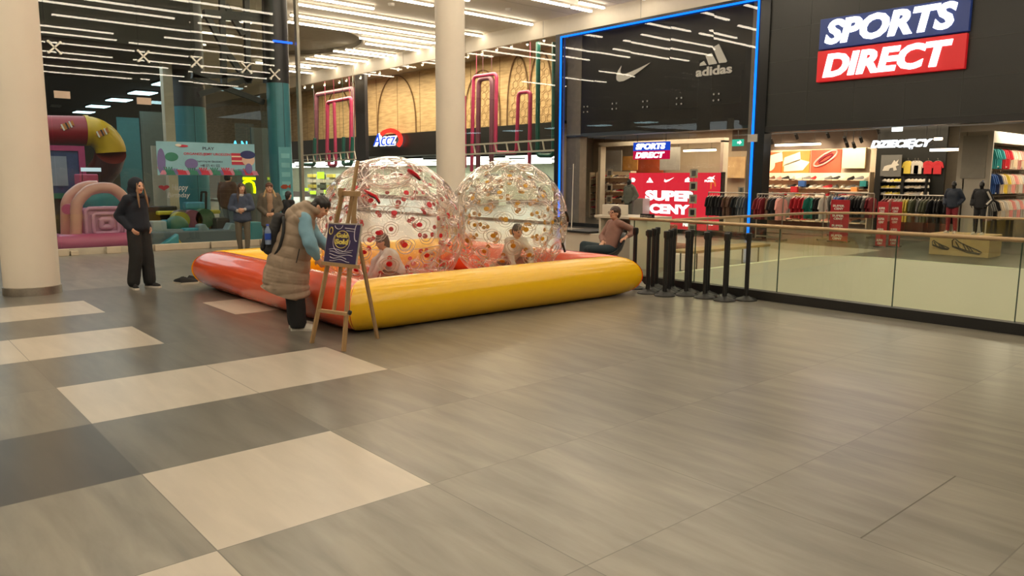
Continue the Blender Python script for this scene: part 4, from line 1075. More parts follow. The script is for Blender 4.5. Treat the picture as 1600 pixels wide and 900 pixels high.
# beige stone blocks along the glass
for k, (pl, pr, pb) in enumerate(((0, 8, 402), (84, 110, 399), (111, 125, 397), (167, 191, 393), (234, 241, 391), (243, 330, 393), (331, 408, 389), (408, 457, 386))):
    a = aZ(pl, pb); b = aZ(pr, pb); Y = YG - .12
    x0 = aY(pl, pb, Y - .1).x; x1 = aY(pr, pb, Y - .1).x
    tag(MB().bb(x0 + .01, x1 - .01, Y - .06, Y + .05, 0, .15 if k not in (2, 4) else .10).build('stone_kerb', mat('kerb_stone', (.55, .46, .34), .7), bevel=.01), 'beige kerb block on the floor along the playroom glass', 'kerb', 'beige kerb blocks along the playroom glass')
struct(MB().prism([(-12, YG + .5), (6.6, YG + .5), (8.85, 27), (8.85, 44), (-12, 44)], (0, 0, 4.66), (1, 0, 0), (0, 1, 0), .1).build('ceiling_playroom', mat('black_ceiling', (.010, .010, .009), .75, var=.2)))
struct(MB().bb(-12, 6.6, YG + .45, YG + .6, 4.66, CZ).build('wall_playroom_bulkhead', MATS['black_ceiling']))
struct(MB().bb(-12, 14, 44, 44.2, 0, CZ).build('wall_playroom_back', mat('playroom_back', (.028, .033, .030), .8, var=.3, scale=.4)))
struct(MB().bb(-12.2, -12, YG, 45, 0, CZ).build('wall_playroom_side', MATS['playroom_back']))
tile_l = emit('cool_panel', (.62, .92, 1.0), 4.5)
for i, (px, py) in enumerate(((263, 131), (223, 145), (186, 156), (153, 166), (131, 175), (86, 166), (60, 181), (300, 118))):
    p = aZ(px, py, 4.61)
    t = thing('panel_lamp', 'cool white square panel lamp on the black playroom ceiling', 'lamp', p, 0, 'square panel lamps in the playroom')
    if i in (5, 6): MB().bb(p.x - .2, p.x + .2, p.y - .2, p.y + .2, p.z - .02, p.z + .05).build('grey_grille', mat('grille_grey', (.2, .2, .18), .5), t); continue
    if i == 7: MB().bb(p.x - .3, p.x + .3, p.y - .1, p.y + .1, p.z - .02, p.z + .05).build('grey_grille', MATS['grille_grey'], t); continue
    MB().bb(p.x - .36, p.x + .36, p.y - .5, p.y + .5, p.z - .03, p.z).build('diffuser', tile_l, t); MB().bb(p.x - .4, p.x + .4, p.y - .54, p.y + .54, p.z, p.z + .05).build('housing', blackm, t)
area((3.5, 24.5, 4.55), 6, 7, 260, (.85, .97, 1)); area((0, 34, 4.55), 8, 8, 120, (.8, .95, 1))  # added fill below the playroom ceiling
struct(MB().bb(-12, XC + .1, YG + .1, 44, .0, .02).build('floor_playroom', mat('playroom_floor', (.10, .12, .12), .6, var=.2)))
# teal columns
teal = mat('teal_cladding', (.05, .20, .24), .3, var=.04)
def teal_column(px, Y, r, zsplit, label, sq=False):
    c = aY(px, 300, Y); t = thing('teal_column', label, 'column', (c.x, Y, 0))
    MB().lathe([(r, 0), (r, zsplit)], (c.x, Y, 0), 32).build('teal_sleeve', teal, t, smooth='auto')
    MB().lathe([(r * 1.02, zsplit), (r * 1.02, CZ)], (c.x, Y, 0), 32).build('black_shaft', blackm, t, smooth='auto')
    MB().bb(c.x - .004, c.x + .004, Y - r - .004, Y - r + .02, 0, zsplit).build('seam', blackm, t)
    return c
zs = aY(440, 131, 19.3).z
c = teal_column(440.5, 19.35, .29, zs, 'teal clad round column at the corner of the playroom glass')
mb = MB(); mb.bb(c.x - .1, c.x + .32, 19.0, 19.03, 1.0, 2.9); mb.build('rule_panel_tmp', teal)
bpy.data.objects.remove(bpy.data.objects['rule_panel_tmp'])
t = thing('notice_board', 'tall pale blue notice panel with rows of text on the teal column', 'notice', aY(449, 330, 19.05))
y0, y1, zt, zb = rectY(19.05, 437, 457, 230, 345)
MB().bb(y0, y1, 19.04, 19.09, zb, zt).build('panel', mat('notice_blue', (.10, .32, .36), .5), t)
for k in range(8): MB().bb(y0 + .06, y1 - .06, 19.033, 19.04, zt - .28 - k * .24, zt - .16 - k * .24).build('text_block', mat('notice_text', (.18, .45, .48), .5), t)
MB().prism([(-.12, 0), (-.05, .06), (.05, .06), (.09, .02), (.16, .07), (.16, -.05), (.09, 0), (.04, -.05), (-.06, -.05)], ((y0 + y1) / 2 - .05, 19.032, aY(445, 292, 19.04).z), *FY, .006).build('fish_motif', mat('fish_red', (.30, .05, .02), .5), t)
teal_column(301, 23.0, .47, aY(298, 168, 23).z, 'teal clad round column behind the banner inside the playroom')
# dark panelling behind, teal wall panels
for pl, pr, pt, pb, Y, m, lab in ((188, 222, 184, 345, 27, mat('teal_wall', (.05, .20, .22), .5), 'tall teal wall panel behind the yellow end of the tube slide'), (222, 262, 175, 300, 30, mat('grey_green_wall', (.12, .14, .12), .6), 'grey green wall panel beside the cream post'), (344, 392, 285, 372, 23.5, mat('slate_wall', (.13, .17, .18), .6), 'slate grey screen wall behind the brown jacket'), (396, 430, 200, 384, 24.5, mat('slate_wall_dark', (.10, .11, .10), .6), 'dark slate wall panel by the teal corner column'), (240, 262, 228, 345, 24, mat('cream_wall', (.45, .40, .32), .6), 'cream wall panel left of the cream post')):
    x0, x1, zt, zb = rectY(Y, pl, pr, pt, pb)
    tag(MB().bb(x0, x1, Y, Y + .08, 0.02, zt).build('screen_wall', m), lab, 'partition')
x0, x1, zt, zb = rectY(21.5, 264, 279, 194, 380)
tag(MB().bb(x0, x1, 21.5, 21.75, 0.02, 4.66).build('cream_post', mat('cream_post', (.50, .44, .33), .6), bevel=.01), 'cream square post behind the left half of the banner', 'post')
# black steel frame in the upper right part of the glass
def steel_frame():
    t = thing('steel_truss', 'black steel frame high behind the playroom glass', 'steel frame', aY(360, 80, 19.6))
    def q(*pts, wd=.13, Y=19.6):
        P = [aY(x, y, Y) for x, y in pts]
        for a, b in zip(P, P[1:]): MB().beam(a, b, wd, wd, (0, 1, 0)).build('beam', blackm, t)
    q((346, -10), (350, 135)); q((384, -20), (388, 130)); q((412, 160), (300, 118)); q((322, 22), (349, 74), (388, 130)); q((352, 8), (380, 55)); q((300, 118), (430, 118)); q((310, 148), (392, 122)); q((318, 22), (430, 30), wd=.2)
    q((417, -15), (419, 130), wd=.2); q((428, -20), (434, 130), wd=.25)
steel_frame()
mb = MB(); x0, x1, zt, zb = rectY(19.0, 427, 457, 64, 67)
tag(mb.bb(x0, x1, 19.0, 19.03, zb, zt).build('blue_light_line', emit('deep_blue_light', (.02, .12, 1), 2.5)), 'short blue light line on the black top of the corner column', 'light line')
# banner
def banner():
    Y = YG - .04
    x0, x1, zt, zb = rectY(Y, 245, 398, 223, 274)
    t = thing('banner', 'long light blue party banner with sea plants hung on the playroom glass', 'banner', ((x0 + x1) / 2, Y, zb))
    MB().bb(x0, x1, Y - .012, Y, zb, zt).build('sheet', mat('banner_blue', (.22, .43, .50), .6, var=.12, scale=2), t)
    W = x1 - x0; Hh = zt - zb; yy = Y - .013
    R = mat('banner_red', (.45, .03, .06), .6, var=0); D = mat('banner_dark', (.05, .06, .09), .6, var=0); G = mat('banner_green', (.03, .18, .12), .6); PK = mat('banner_pink', (.50, .20, .28), .6); PU = mat('banner_purple', (.14, .12, .28), .6)
    text(MB(), 'ORGANIZUJEMY URODZINY', (x0 + W * .26, yy, zt - Hh * .41), FY, W * .50, Hh * .10, bold=.02, ext=.004).build('heading', R, t)
    text(MB(), 'ZAPYTAJ W ŚRODKU', (x0 + W * .38, yy, zt - Hh * .62), FY, W * .27, Hh * .085, bold=.01, ext=.004).build('lettering', D, t)
    text(MB(), '+48 571 411 522', (x0 + W * .42, yy, zt - Hh * .74), FY, W * .20, Hh * .08, bold=.01, ext=.004).build('lettering', D, t)
    text(MB(), 'PLAY', (x0 + W * .45, yy, zt - Hh * .22), FY, W * .12, Hh * .09, bold=.02, ext=.004).build('lettering', D, t)
    rnd = random.Random(6)
    for k in range(17):
        cx = x0 + W * (.04 + .92 * k / 16); h = Hh * rnd.uniform(.12, .26); m = (PK, G, PU, R)[k % 4]; mb = MB()
        for q_, a in enumerate((-.5, -.2, .15, .5)):
            mb.prism([(-.02, 0), (.02, 0), (a * h + .012, h), (a * h - .012, h)], (cx, yy - .0012 * q_ - .006 * (k % 2), zb + .01), *FY, .004)
        mb.prism([(-.11, 0), (.11, 0), (.06, .10), (-.06, .10)], (cx + .06, yy - .005 - .006 * (k % 2), zb + .01), *FY, .004)
        mb.build('sea_plant', m, t)
    cnt = [0]
    def blob(cx, cz, rx, rz_, m, name):
        cnt[0] += 1
        MB().prism([(rx * math.cos(a), rz_ * math.sin(a)) for a in [2 * pi * k / 20 for k in range(20)]], (x0 + W * cx, yy - .002 * cnt[0], zb + Hh * cz), *FY, .004).build(name, m, t)
    blob(.14, .55, .15, .10, G, 'green_shape'); blob(.04, .4, .09, .30, PU, 'purple_coral'); blob(.33, .35, .15, .12, PU, 'purple_coral'); blob(.25, .88, .13, .03, R, 'red_fish'); blob(.21, .9, .07, .03, CL['white'], 'white_patch')
    MB().prism([(-.17, -.14), (.17, -.14), (.17, .14), (-.17, .14)], (x0 + W * .82, yy, zb + Hh * .52), *FY, .005).build('cake_drawing', R, t)
    for dz in (-.05, .06): MB().prism([(-.17, -.015), (.17, -.015), (.17, .015), (-.17, .015)], (x0 + W * .82, yy - .005, zb + Hh * .52 + dz), *FY, .005).build('cake_cream', CL['cream'], t)
    # plain child drawing
    blob(.925, .50, .16, .15, mat('drawn_skin', (.6, .42, .33), .6), 'drawn_face'); blob(.92, .66, .19, .10, mat('drawn_hat', (.02, .03, .12), .6), 'drawn_cap'); blob(.925, .22, .09, .13, PU, 'drawn_dress')
banner()
# lettering on the glass
def glass_letters():
    Y = YG - .03; W_ = mat('white_marker', (.40, .40, .37), .6, var=0)
    t = thing('window_lettering', 'white handwritten birthday lettering with a red heart on the glass', 'lettering', aY(275, 300, Y))
    a = aY(269, 300, Y); b = aY(294, 300, Y); text(MB(), 'Happy', a, FY, b.x - a.x, aY(275, 288, Y).z - a.z, ext=.005, shear=.2).build('lettering', W_, t)
    a = aY(262, 311, Y); b = aY(297, 311, Y); text(MB(), 'Birthday', a, FY, b.x - a.x, aY(275, 301, Y).z - a.z, ext=.005, shear=.2).build('lettering', W_, t)
    p = aY(256, 293, Y); ht = []
    for k in range(24):
        q = 2 * pi * k / 24; ht.append((.16 * math.sin(q) ** 3 * .75, .0075 * (13 * math.cos(q) - 5 * math.cos(2 * q) - 2 * math.cos(3 * q) - math.cos(4 * q)) * .6))
    MB().prism(ht, p, *FY, .006).build('heart', mat('heart_red', (.22, .01, .02), .5, var=0), t)
    n = emit('cyan_neon', (.10, .65, 1), 3)
    t = thing('neon_letters', 'cyan neon letters above the right end of the banner', 'neon letters', aY(376, 228, 19.2))
    a = aY(363, 233, 19.2); b = aY(386, 233, 19.2); text(MB(), 'A N', a, FY, b.x - a.x, aY(370, 220, 19.2).z - a.z, bold=.0, ext=.03).build('lettering', n, t)
    MB().bb(a.x, b.x, 19.24, 19.27, a.z - .02, a.z + .01).build('rail', blackm, t)
    for xx in (a.x, b.x - .02): MB().bb(xx, xx + .02, YG + .02, 19.27, a.z - .02, a.z + .01).build('bracket', blackm, t)
    y = emit('lime_neon', (.75, 1, .0), 3.5)
    t = thing('neon_arc', 'yellow green neon arc glowing behind the long haired visitor', 'neon sign', aY(388, 290, 21))
    P = [aY(u, v, 21.2) for u, v in ((378, 296), (378, 290), (383, 284), (390, 282.5), (396, 286), (398, 294), (398, 302))]
    MB().tube(P, .035, 6).build('neon_tube', y, t)
    a = aY(380, 281, 21.2); b = aY(399, 281, 21.2); MB().bb(a.x, b.x, 21.18, 21.24, a.z, aY(385, 277, 21.2).z).build('neon_bar', y, t)
    MB().bb(a.x, b.x, 21.25, 21.3, .02, a.z + .2).build('backing', mat('clear_backing', (.10, .11, .10), .4), t)
glass_letters()

# tube slide
def tube_slide():
    red = mat('slide_red', (.26, .010, .016), .38, coat=.0, var=.03); yel = mat('slide_yellow', (.55, .32, .01), .36, coat=.0, var=.03)
    Y = 25.5
    A = aY(20, 203, Y); B = aY(135, 204, Y); C = aY(172, 208, Y)
    r = .5 * (aY(100, 178, Y).z - aY(100, 224, Y).z)
    t = thing('tube_slide', 'red and yellow enclosed tube slide inside the playroom', 'tube slide', (C.x, Y, 0))
    def ring(path, m, n): MB().tube(path, r, 28).build(n, m, t, smooth='auto')
    ring([A, A.lerp(B, .5), B], red, 'red_section')
    bend = [B + Vector((0, 0, 0))]
    for k in range(1, 10):
        a = pi / 2 * k / 9; bend.append(B + Vector((.62 * math.sin(a), 0, -.62 * (1 - math.cos(a)))))
    ring(bend, yel, 'yellow_elbow')
    e = bend[-1]
    ring([e, e + Vector((0, 0.5, -.35)), e + Vector((-.1, 1.2, -.7))], mat('slide_dark_red', (.16, .02, .015), .3, coat=.4), 'lower_section')
    for p in (B,): MB().tube([p + Vector((-.05, 0, 0)), p + Vector((.05, 0, 0))], r * 1.06, 28).build('joint_flange', yel, t, smooth='auto')
    W = mat('sticker_white', (.7, .62, .5), .5, var=0); K = mat('sticker_black', (.03, .02, .02), .5, var=0); O = mat('sticker_orange', (.5, .16, .03), .5, var=0)
    for u, v in ((103, 197), (158, 208)):
        p = aY(u, v, Y - r * .995); 
        M_ = Matrix.Rotation(rad(-25), 3, 'Y')
        f = MB()
        out = [(q1 * .8, q2 * .8) for q1, q2 in ((-.2, 0), (-.1, .11), (.08, .1), (.16, .03), (.28, .12), (.26, -.1), (.16, -.02), (.06, -.11), (-.1, -.1))]
        f.prism(out, p, M_ @ Vector((1, 0, 0)), M_ @ Vector((0, 0, 1)), .02); f.build('fish_sticker', O, t)
        for k in (-.1, .02, .12): MB().prism([(k - .02, -.09), (k + .02, -.09), (k + .03, .09), (k - .01, .09)], p + Vector((0, -.02, 0)), M_ @ Vector((1, 0, 0)), M_ @ Vector((0, 0, 1)), .01).build('fish_stripe', W if k != .02 else K, t)
    MB().cone((e.x - 2.5, Y, 0), .08, (e.x - 2.5, Y, A.z - r), .08, 10).build('support_post', yel, t)
    MB().cone((e.x - .4, Y + .8, 0), .08, (e.x - .4, Y + .8, e.z - .7), .08, 10).build('support_post', yel, t)
tube_slide()
# blue play screen with magenta frame
x0, x1, zt, zb = rectY(24.0, 30, 124, 235, 302)
t = thing('play_wall', 'dark blue play wall in a magenta frame under the tube slide', 'play wall', ((x0 + x1) / 2, 24, 0))
MB().bb(x0, x1, 24, 24.1, zb, zt).build('blue_panel', mat('play_blue', (.03, .05, .14), .5, var=.3), t)
pk = mat('dark_magenta', (.35, .03, .12), .5)
MB().bb(x1, x1 + .16, 23.95, 24.15, 0.02, zt + .14).build('frame_post', pk, t); MB().bb(x0, x1, 23.95, 24.15, zt, zt + .14).build('frame_top', pk, t)
MB().bb(x0, x1 + .16, 23.95, 24.15, zb - .14, zb).build('frame_bottom', mat('dark_green_pad', (.02, .14, .08), .5), t); MB().bb(x0, x1, 24.02, 24.12, .02, zb - .14).build('lower_panel', mat('dark_brown_panel', (.045, .03, .02), .7), t)
MB().bb(x1 - 1.0, x1 - .3, 23.96, 24.0, zb + .2, zb + 1.0).build('white_figure_panel', mat('pale_blue_patch', (.22, .24, .30), .6), t)
x0, x1, zt, zb = rectY(22.5, 127, 158, 262, 268)
lb_ = tag(MB().bb(x0, x1, 22.5, 22.56, zb, zt).build('light_bar', emit('pale_light_bar', (.7, .85, .9), 1.0)), 'short pale light bar above the small pink box', 'light bar')
for xx in (x0 + .03, x1 - .03): MB().cone((xx, 22.55, zb), .008, (xx, 22.62, 1.5), .008, 5).build('hanger', blackm, lb_)
x0, x1, zt, zb = rectY(22.6, 124, 154, 272, 288)
tag(MB().bb(x0, x1, 22.6, 23.2, .02, zt).build('pink_cabinet', mat('pink_cabinet', (.50, .06, .14), .5), bevel=.03), 'pink cabinet standing behind the pale pink bouncy castle', 'cabinet')

# bouncy castle
def castle():
    Y = 19.75
    pale_p = mat('pale_pink_vinyl', (.68, .34, .30), .4, coat=.2, var=.04); lil = mat('lilac_vinyl', (.58, .28, .46), .4, coat=.2, var=.04); hot = mat('pink_vinyl', (.55, .10, .24), .4, coat=.2, var=.04)
    cx = aY(155, 360, Y).x
    t = thing('bouncy_castle', 'pale pink inflatable bouncy castle behind the playroom glass', 'bouncy castle', (cx, Y + .8, 0))
    def pp(u, v, yy=0): p = aY(u, v, Y + yy); return p
    def arch_(pts, yy, name, r=.17):
        P = [pp(u, v, yy) for u, v in pts]; path = []
        for k in range(len(P) - 1):
            for s in range(5): path.append(P[k].lerp(P[k + 1], s / 5))
        path.append(P[-1])
        for _ in range(2): path = [path[0]] + [(path[i - 1] + path[i] * 2 + path[i + 1]) / 4 for i in range(1, len(path) - 1)] + [path[-1]]
        MB().tube(path, r, 16).build(name, pale_p, t, smooth='auto')
    arch_([(119, 382), (119, 345), (119, 320), (127, 308), (139, 297), (157, 293), (175, 294), (187, 302), (203, 320), (206, 345), (206, 380)], 0, 'front_arch', .125)
    arch_([(104, 376), (103, 345), (103, 318), (109, 306), (124, 294), (138, 290), (152, 290)], 1.1, 'rear_arch', .12)
    # front wall with stepped square ribs
    a = pp(131, 325); b = pp(194, 325); c = pp(131, 374)
    cxx = (a.x + b.x) / 2; cz = (a.z + c.z) / 2; w_ = (b.x - a.x) / 2; h_ = (a.z - c.z) / 2
    MB().bb(a.x, b.x, Y - .05, Y + .28, c.z, a.z).build('front_wall', lil, t, bevel=.06)
    for s in (.97, .62, .24):
        P = [(cxx - w_ * s, Y - .08, cz - h_ * s), (cxx + w_ * s, Y - .08, cz - h_ * s), (cxx + w_ * s, Y - .08, cz + h_ * s), (cxx - w_ * s, Y - .08, cz + h_ * s)]
        path = []
        for k in range(4):
            p, q = Vector(P[k]), Vector(P[(k + 1) % 4])
            for j in range(6): path.append(p.lerp(q, .08 + .84 * j / 5))
        MB().tube(path, .045 if s > .3 else .07, 10, closed=True).build('raised_rib', lil, t, smooth='auto')
    a = pp(97, 386); b = pp(206, 386)
    MB().tube([(a.x, Y - .1, .2), (a.x + .08, Y - .2, .2), (b.x - .08, Y - .2, .2), (b.x, Y - .1, .2)], .2, 16).build('base_tube', hot, t, smooth='auto')
    MB().tube([(a.x, Y - .1, .2), (a.x - .05, Y + 1.4, .2)], .19, 16).build('base_tube', hot, t, smooth='auto')
    MB().bb(a.x, b.x, Y, Y + 1.6, .02, .3).build('bed', hot, t)
    p = pp(105, 327, .5); MB().tube([p, p + Vector((.3, .7, 0))], .12, 12).build('side_bolster', hot, t, smooth='auto')
    p = pp(163, 316, 1.2); MB().sph(p, (.5, .18, .42), 20, 12).build('teal_figure', mat('dark_teal_vinyl', (.03, .22, .26), .4), t, smooth=True)
    MB().sph(p + Vector((-.05, -.15, -.22)), (.16, .08, .14), 12, 8).build('white_muzzle', CL['white'], t, smooth=True)
    p = pp(145, 309, 1.2); MB().tube([p + Vector((.14 * math.cos(q), 0, .12 * math.sin(q))) for q in [2 * pi * k / 14 for k in range(14)]], .05, 8, closed=True).build('pink_ring', pale_p, t, smooth=True)
castle()

# soft play pieces behind the glass
def soft(px, py, Y, size, col, kind, label, name='soft_block', rz=0, ground=True):
    p = aY(px, py, Y); z = size[2] / 2 if ground else p.z
    c = Vector((p.x, Y, z + .02)); m = mat('soft_' + label.split()[0] + '_' + kind, col, .5, var=.04)
    mb = MB()
    if kind == 'box': mb.box((0, 0, 0), size)
    elif kind == 'ball': mb.sph((0, 0, 0), (size[0] / 2,) * 3, 20, 12)
    elif kind == 'disc': mb.cone((0, -size[1] / 2, 0), size[0] / 2, (0, size[1] / 2, 0), size[0] / 2, 28)
    elif kind == 'wedge': mb.prism([(-size[0] / 2, -size[2] / 2), (size[0] / 2, -size[2] / 2), (size[0] / 2, size[2] / 2)], (0, size[1] / 2, 0), (1, 0, 0), (0, 0, 1), size[1])
    elif kind == 'rocker':
        pts = [(-.55, -.05), (-.5, .30), (-.36, .34), (-.25, .12), (0, .0), (.25, .12), (.36, .34), (.5, .30), (.55, -.05), (.35, -.28), (0, -.34), (-.35, -.28)]
        mb.prism([(a * size[0] / 1.1, b * size[2] / .7) for a, b in pts], (0, size[1] / 2, 0), (1, 0, 0), (0, 0, 1), size[1])
    elif kind == 'cone': mb.cone((0, 0, -size[2] / 2), size[0] / 2, (0, 0, size[2] / 2), .04, 20)
    o = mb.build(name, m, smooth='auto' if kind not in ('box', 'wedge') else False, bevel=.03 if kind in ('box', 'rocker', 'wedge') else 0)
    o.location = c; o.rotation_euler = (0, 0, rz)
    return tag(o, label, 'soft toy')
soft(281, 345, 20.6, (.42, .3, .5), (.30, .30, .03), 'disc', 'olive disc seat leftmost of the round seats behind the glass', 'round_stool', ground=False)
soft(283, 344, 20.9, (.5, .3, .5), (.08, .10, .12), 'disc', 'slate grey round seat next to the olive one', 'round_stool', ground=False)
soft(299, 344, 20.8, (.5, .3, .5), (.26, .08, .12), 'disc', 'dull pink round seat between slate and dark green ones', 'round_stool', ground=False)
soft(318, 342, 20.8, (.5, .3, .5), (.05, .12, .05), 'disc', 'dark green round seat rightmost of the round seats', 'round_stool', ground=False)
soft(295, 352, 20.95, (1.9, .35, .26), (.30, .16, .04), 'box', 'orange brown bench under the round seats behind the glass', 'play_bench', ground=False)
soft(295, 333, 21.2, (1.6, .3, .1), (.5, .45, .03), 'box', 'yellow foam bar above the round seats', 'foam_bar', ground=False)
soft(276, 356, 20.3, (.58, .58, .58), (.02, .13, .09), 'ball', 'green ball large and dark behind the glass', 'play_ball', ground=False)
soft(338, 366, 19.7, (1.0, .4, .55), (.17, .24, .26), 'rocker', 'grey curved rocker toy behind the glass', 'rocker_toy', ground=False)
soft(305, 364, 19.8, (.6, .35, .22), (.05, .30, .40), 'box', 'turquoise flat cushion behind the glass', 'cushion', ground=False)
soft(258, 376, 19.4, (.5, .5, .32), (.04, .30, .38), 'wedge', 'turquoise wedge on the playroom floor', 'foam_wedge')
soft(274, 377, 19.4, (.4, .4, .24), (.40, .28, .03), 'cone', 'mustard cone on the playroom floor beside the turquoise wedge', 'foam_cone')
soft(247, 356, 20.0, (.34, .3, .3), (.40, .45, .46), 'box', 'pale grey cube behind the glass left of the green ball', 'foam_cube', ground=False)
soft(264, 354, 20.4, (.3, .3, .3), (.06, .30, .40), 'box', 'blue cube between the pale cube and the green ball', 'foam_cube', ground=False)
soft(256, 366, 20.0, (1.4, .5, .2), (.20, .24, .25), 'box', 'grey low foam step under the cubes', 'foam_step', ground=False)
soft(312, 372, 19.7, (2.4, .6, .35), (.10, .13, .15), 'box', 'dark slate foam step along the glass', 'foam_step')
soft(392, 368, 19.9, (.5, .4, .5), (.05, .28, .33), 'box', 'teal cube behind the two standing visitors', 'foam_cube')
soft(303, 322, 21.4, (.5, .3, .18), (.08, .30, .45), 'box', 'light blue toy in front of the teal column', 'toy', ground=False)
soft(240, 330, 21.6, (1.1, .4, .9), (.018, .014, .012), 'box', 'black sofa like block in the dark part of the playroom', 'dark_counter')
soft(350, 352, 20.6, (.55, .5, .6), (.02, .02, .02), 'box', 'black pouf in front of the slate screen wall', 'pouf')
# A-frame ladder
t = thing('step_ladder', 'dark step ladder beside the teal column in the playroom', 'ladder', aY(318, 370, 21.6))
P = [aY(u, v, 21.6) for u, v in ((309, 372), (315, 300), (322, 300), (321, 372))]
for p in P: p.z = max(p.z, .03)
MB().beam(P[0], P[1], .04, .05).build('leg', blackm, t); MB().beam(P[3], P[2], .04, .05).build('leg', blackm, t)
MB().beam(P[1], P[2], .08, .05).build('top_step', blackm, t)
for k in (.25, .5, .75): MB().beam(P[0].lerp(P[1], k), P[3].lerp(P[2], k), .06, .03).build('step', blackm, t)
# ================================================================== INFLATABLE POOL
PXa, PXb, PYa, PYb, PR_ = 4.20, 8.47, 7.46, 11.80, .293
def pool():
    t = thing('inflatable_pool', 'square inflatable pool with orange red and yellow tube sides on the tiled floor', 'inflatable pool', ((PXa + PXb) / 2, (PYa + PYb) / 2, 0))
    red = mat('orange_red_vinyl', (.82, .10, .03), .24, coat=.55, var=.03, scale=2); yel = mat('yellow_vinyl', (1.0, .57, .004), .27, coat=.5, var=.02, scale=2)
    def side(p, q, m, name):
        p = Vector((*p, PR_)); q = Vector((*q, PR_)); d = (q - p).normalized(); L_ = (q - p).length
        nrm = Vector((d.y, -d.x, 0))            # outwards
        n = 40; m_ = 36; mb = MB(); vs = []
        sts = [0, .012, .03, .06, .1, .16] + [.16 + (L_ - .32) / L_ * 0 + .68 * k / (n - 12) for k in range(1, n - 12)] + [.84, .9, .94, .97, .988, 1]
        sts = sorted(set(sts))
        for s in sts:
            for j in range(m_):
                a = 2 * pi * j / m_; o = PR_ * math.cos(a); z = PR_ * math.sin(a)
                # mitre: the section is cut on the diagonal, and swells a little past the welded corner
                e0 = 1 - math.exp(-s * L_ / .10); e1 = 1 - math.exp(-(1 - s) * L_ / .10)
                sw = .93 + .07 * min(e0, e1) + .006 * math.sin(s * L_ * 9 + 2) * math.exp(-min(s, 1 - s) * L_ / .5)
                pos = p + d * (s * L_)
                k0 = (1 - s) ; shift = -o * (1 - 2 * s)      # ends follow the diagonal
                along = d * (o * (1 if s > .5 else -1) * max(0, 1 - min(s, 1 - s) * L_ / 1.0))
                vs.append(pos + along + nrm * (o * sw) + Vector((0, 0, z * sw - PR_ * (1 - 1) )))
        k = len(sts)
        fs = [(i * m_ + j, i * m_ + (j + 1) % m_, (i + 1) * m_ + (j + 1) % m_, (i + 1) * m_ + j) for i in range(k - 1) for j in range(m_)]
        mb.add(vs, fs); mb.build(name, m, t, smooth=True)
    A, B, C, D = (PXa, PYa), (PXb, PYa), (PXb, PYb), (PXa, PYb)
    side(A, B, yel, 'yellow_side'); side(B, C, red, 'red_side'); side(C, D, yel, 'yellow_side'); side(D, A, red, 'red_side')
    MB().bb(PXa + .05, PXb - .05, PYa + .05, PYb - .05, .01, .03).build('pool_floor', mat('pool_floor_vinyl', (.62, .10, .04), .35, coat=.3, var=.03), t)
    for (x, y) in (A, B, C, D):   # weld seams
        sx = -1 if x < 6 else 1; sy = -1 if y < 10 else 1
        pts = [(x + sx * PR_ * .922 * math.cos(a), y + sy * PR_ * .922 * math.cos(a), PR_ + PR_ * .922 * math.sin(a)) for a in [2 * pi * k / 32 for k in range(32)]]
        MB().tube(pts, .004, 6, closed=True).build('weld_seam', mat('seam_orange', (.55, .12, .02), .4), t)
pool()

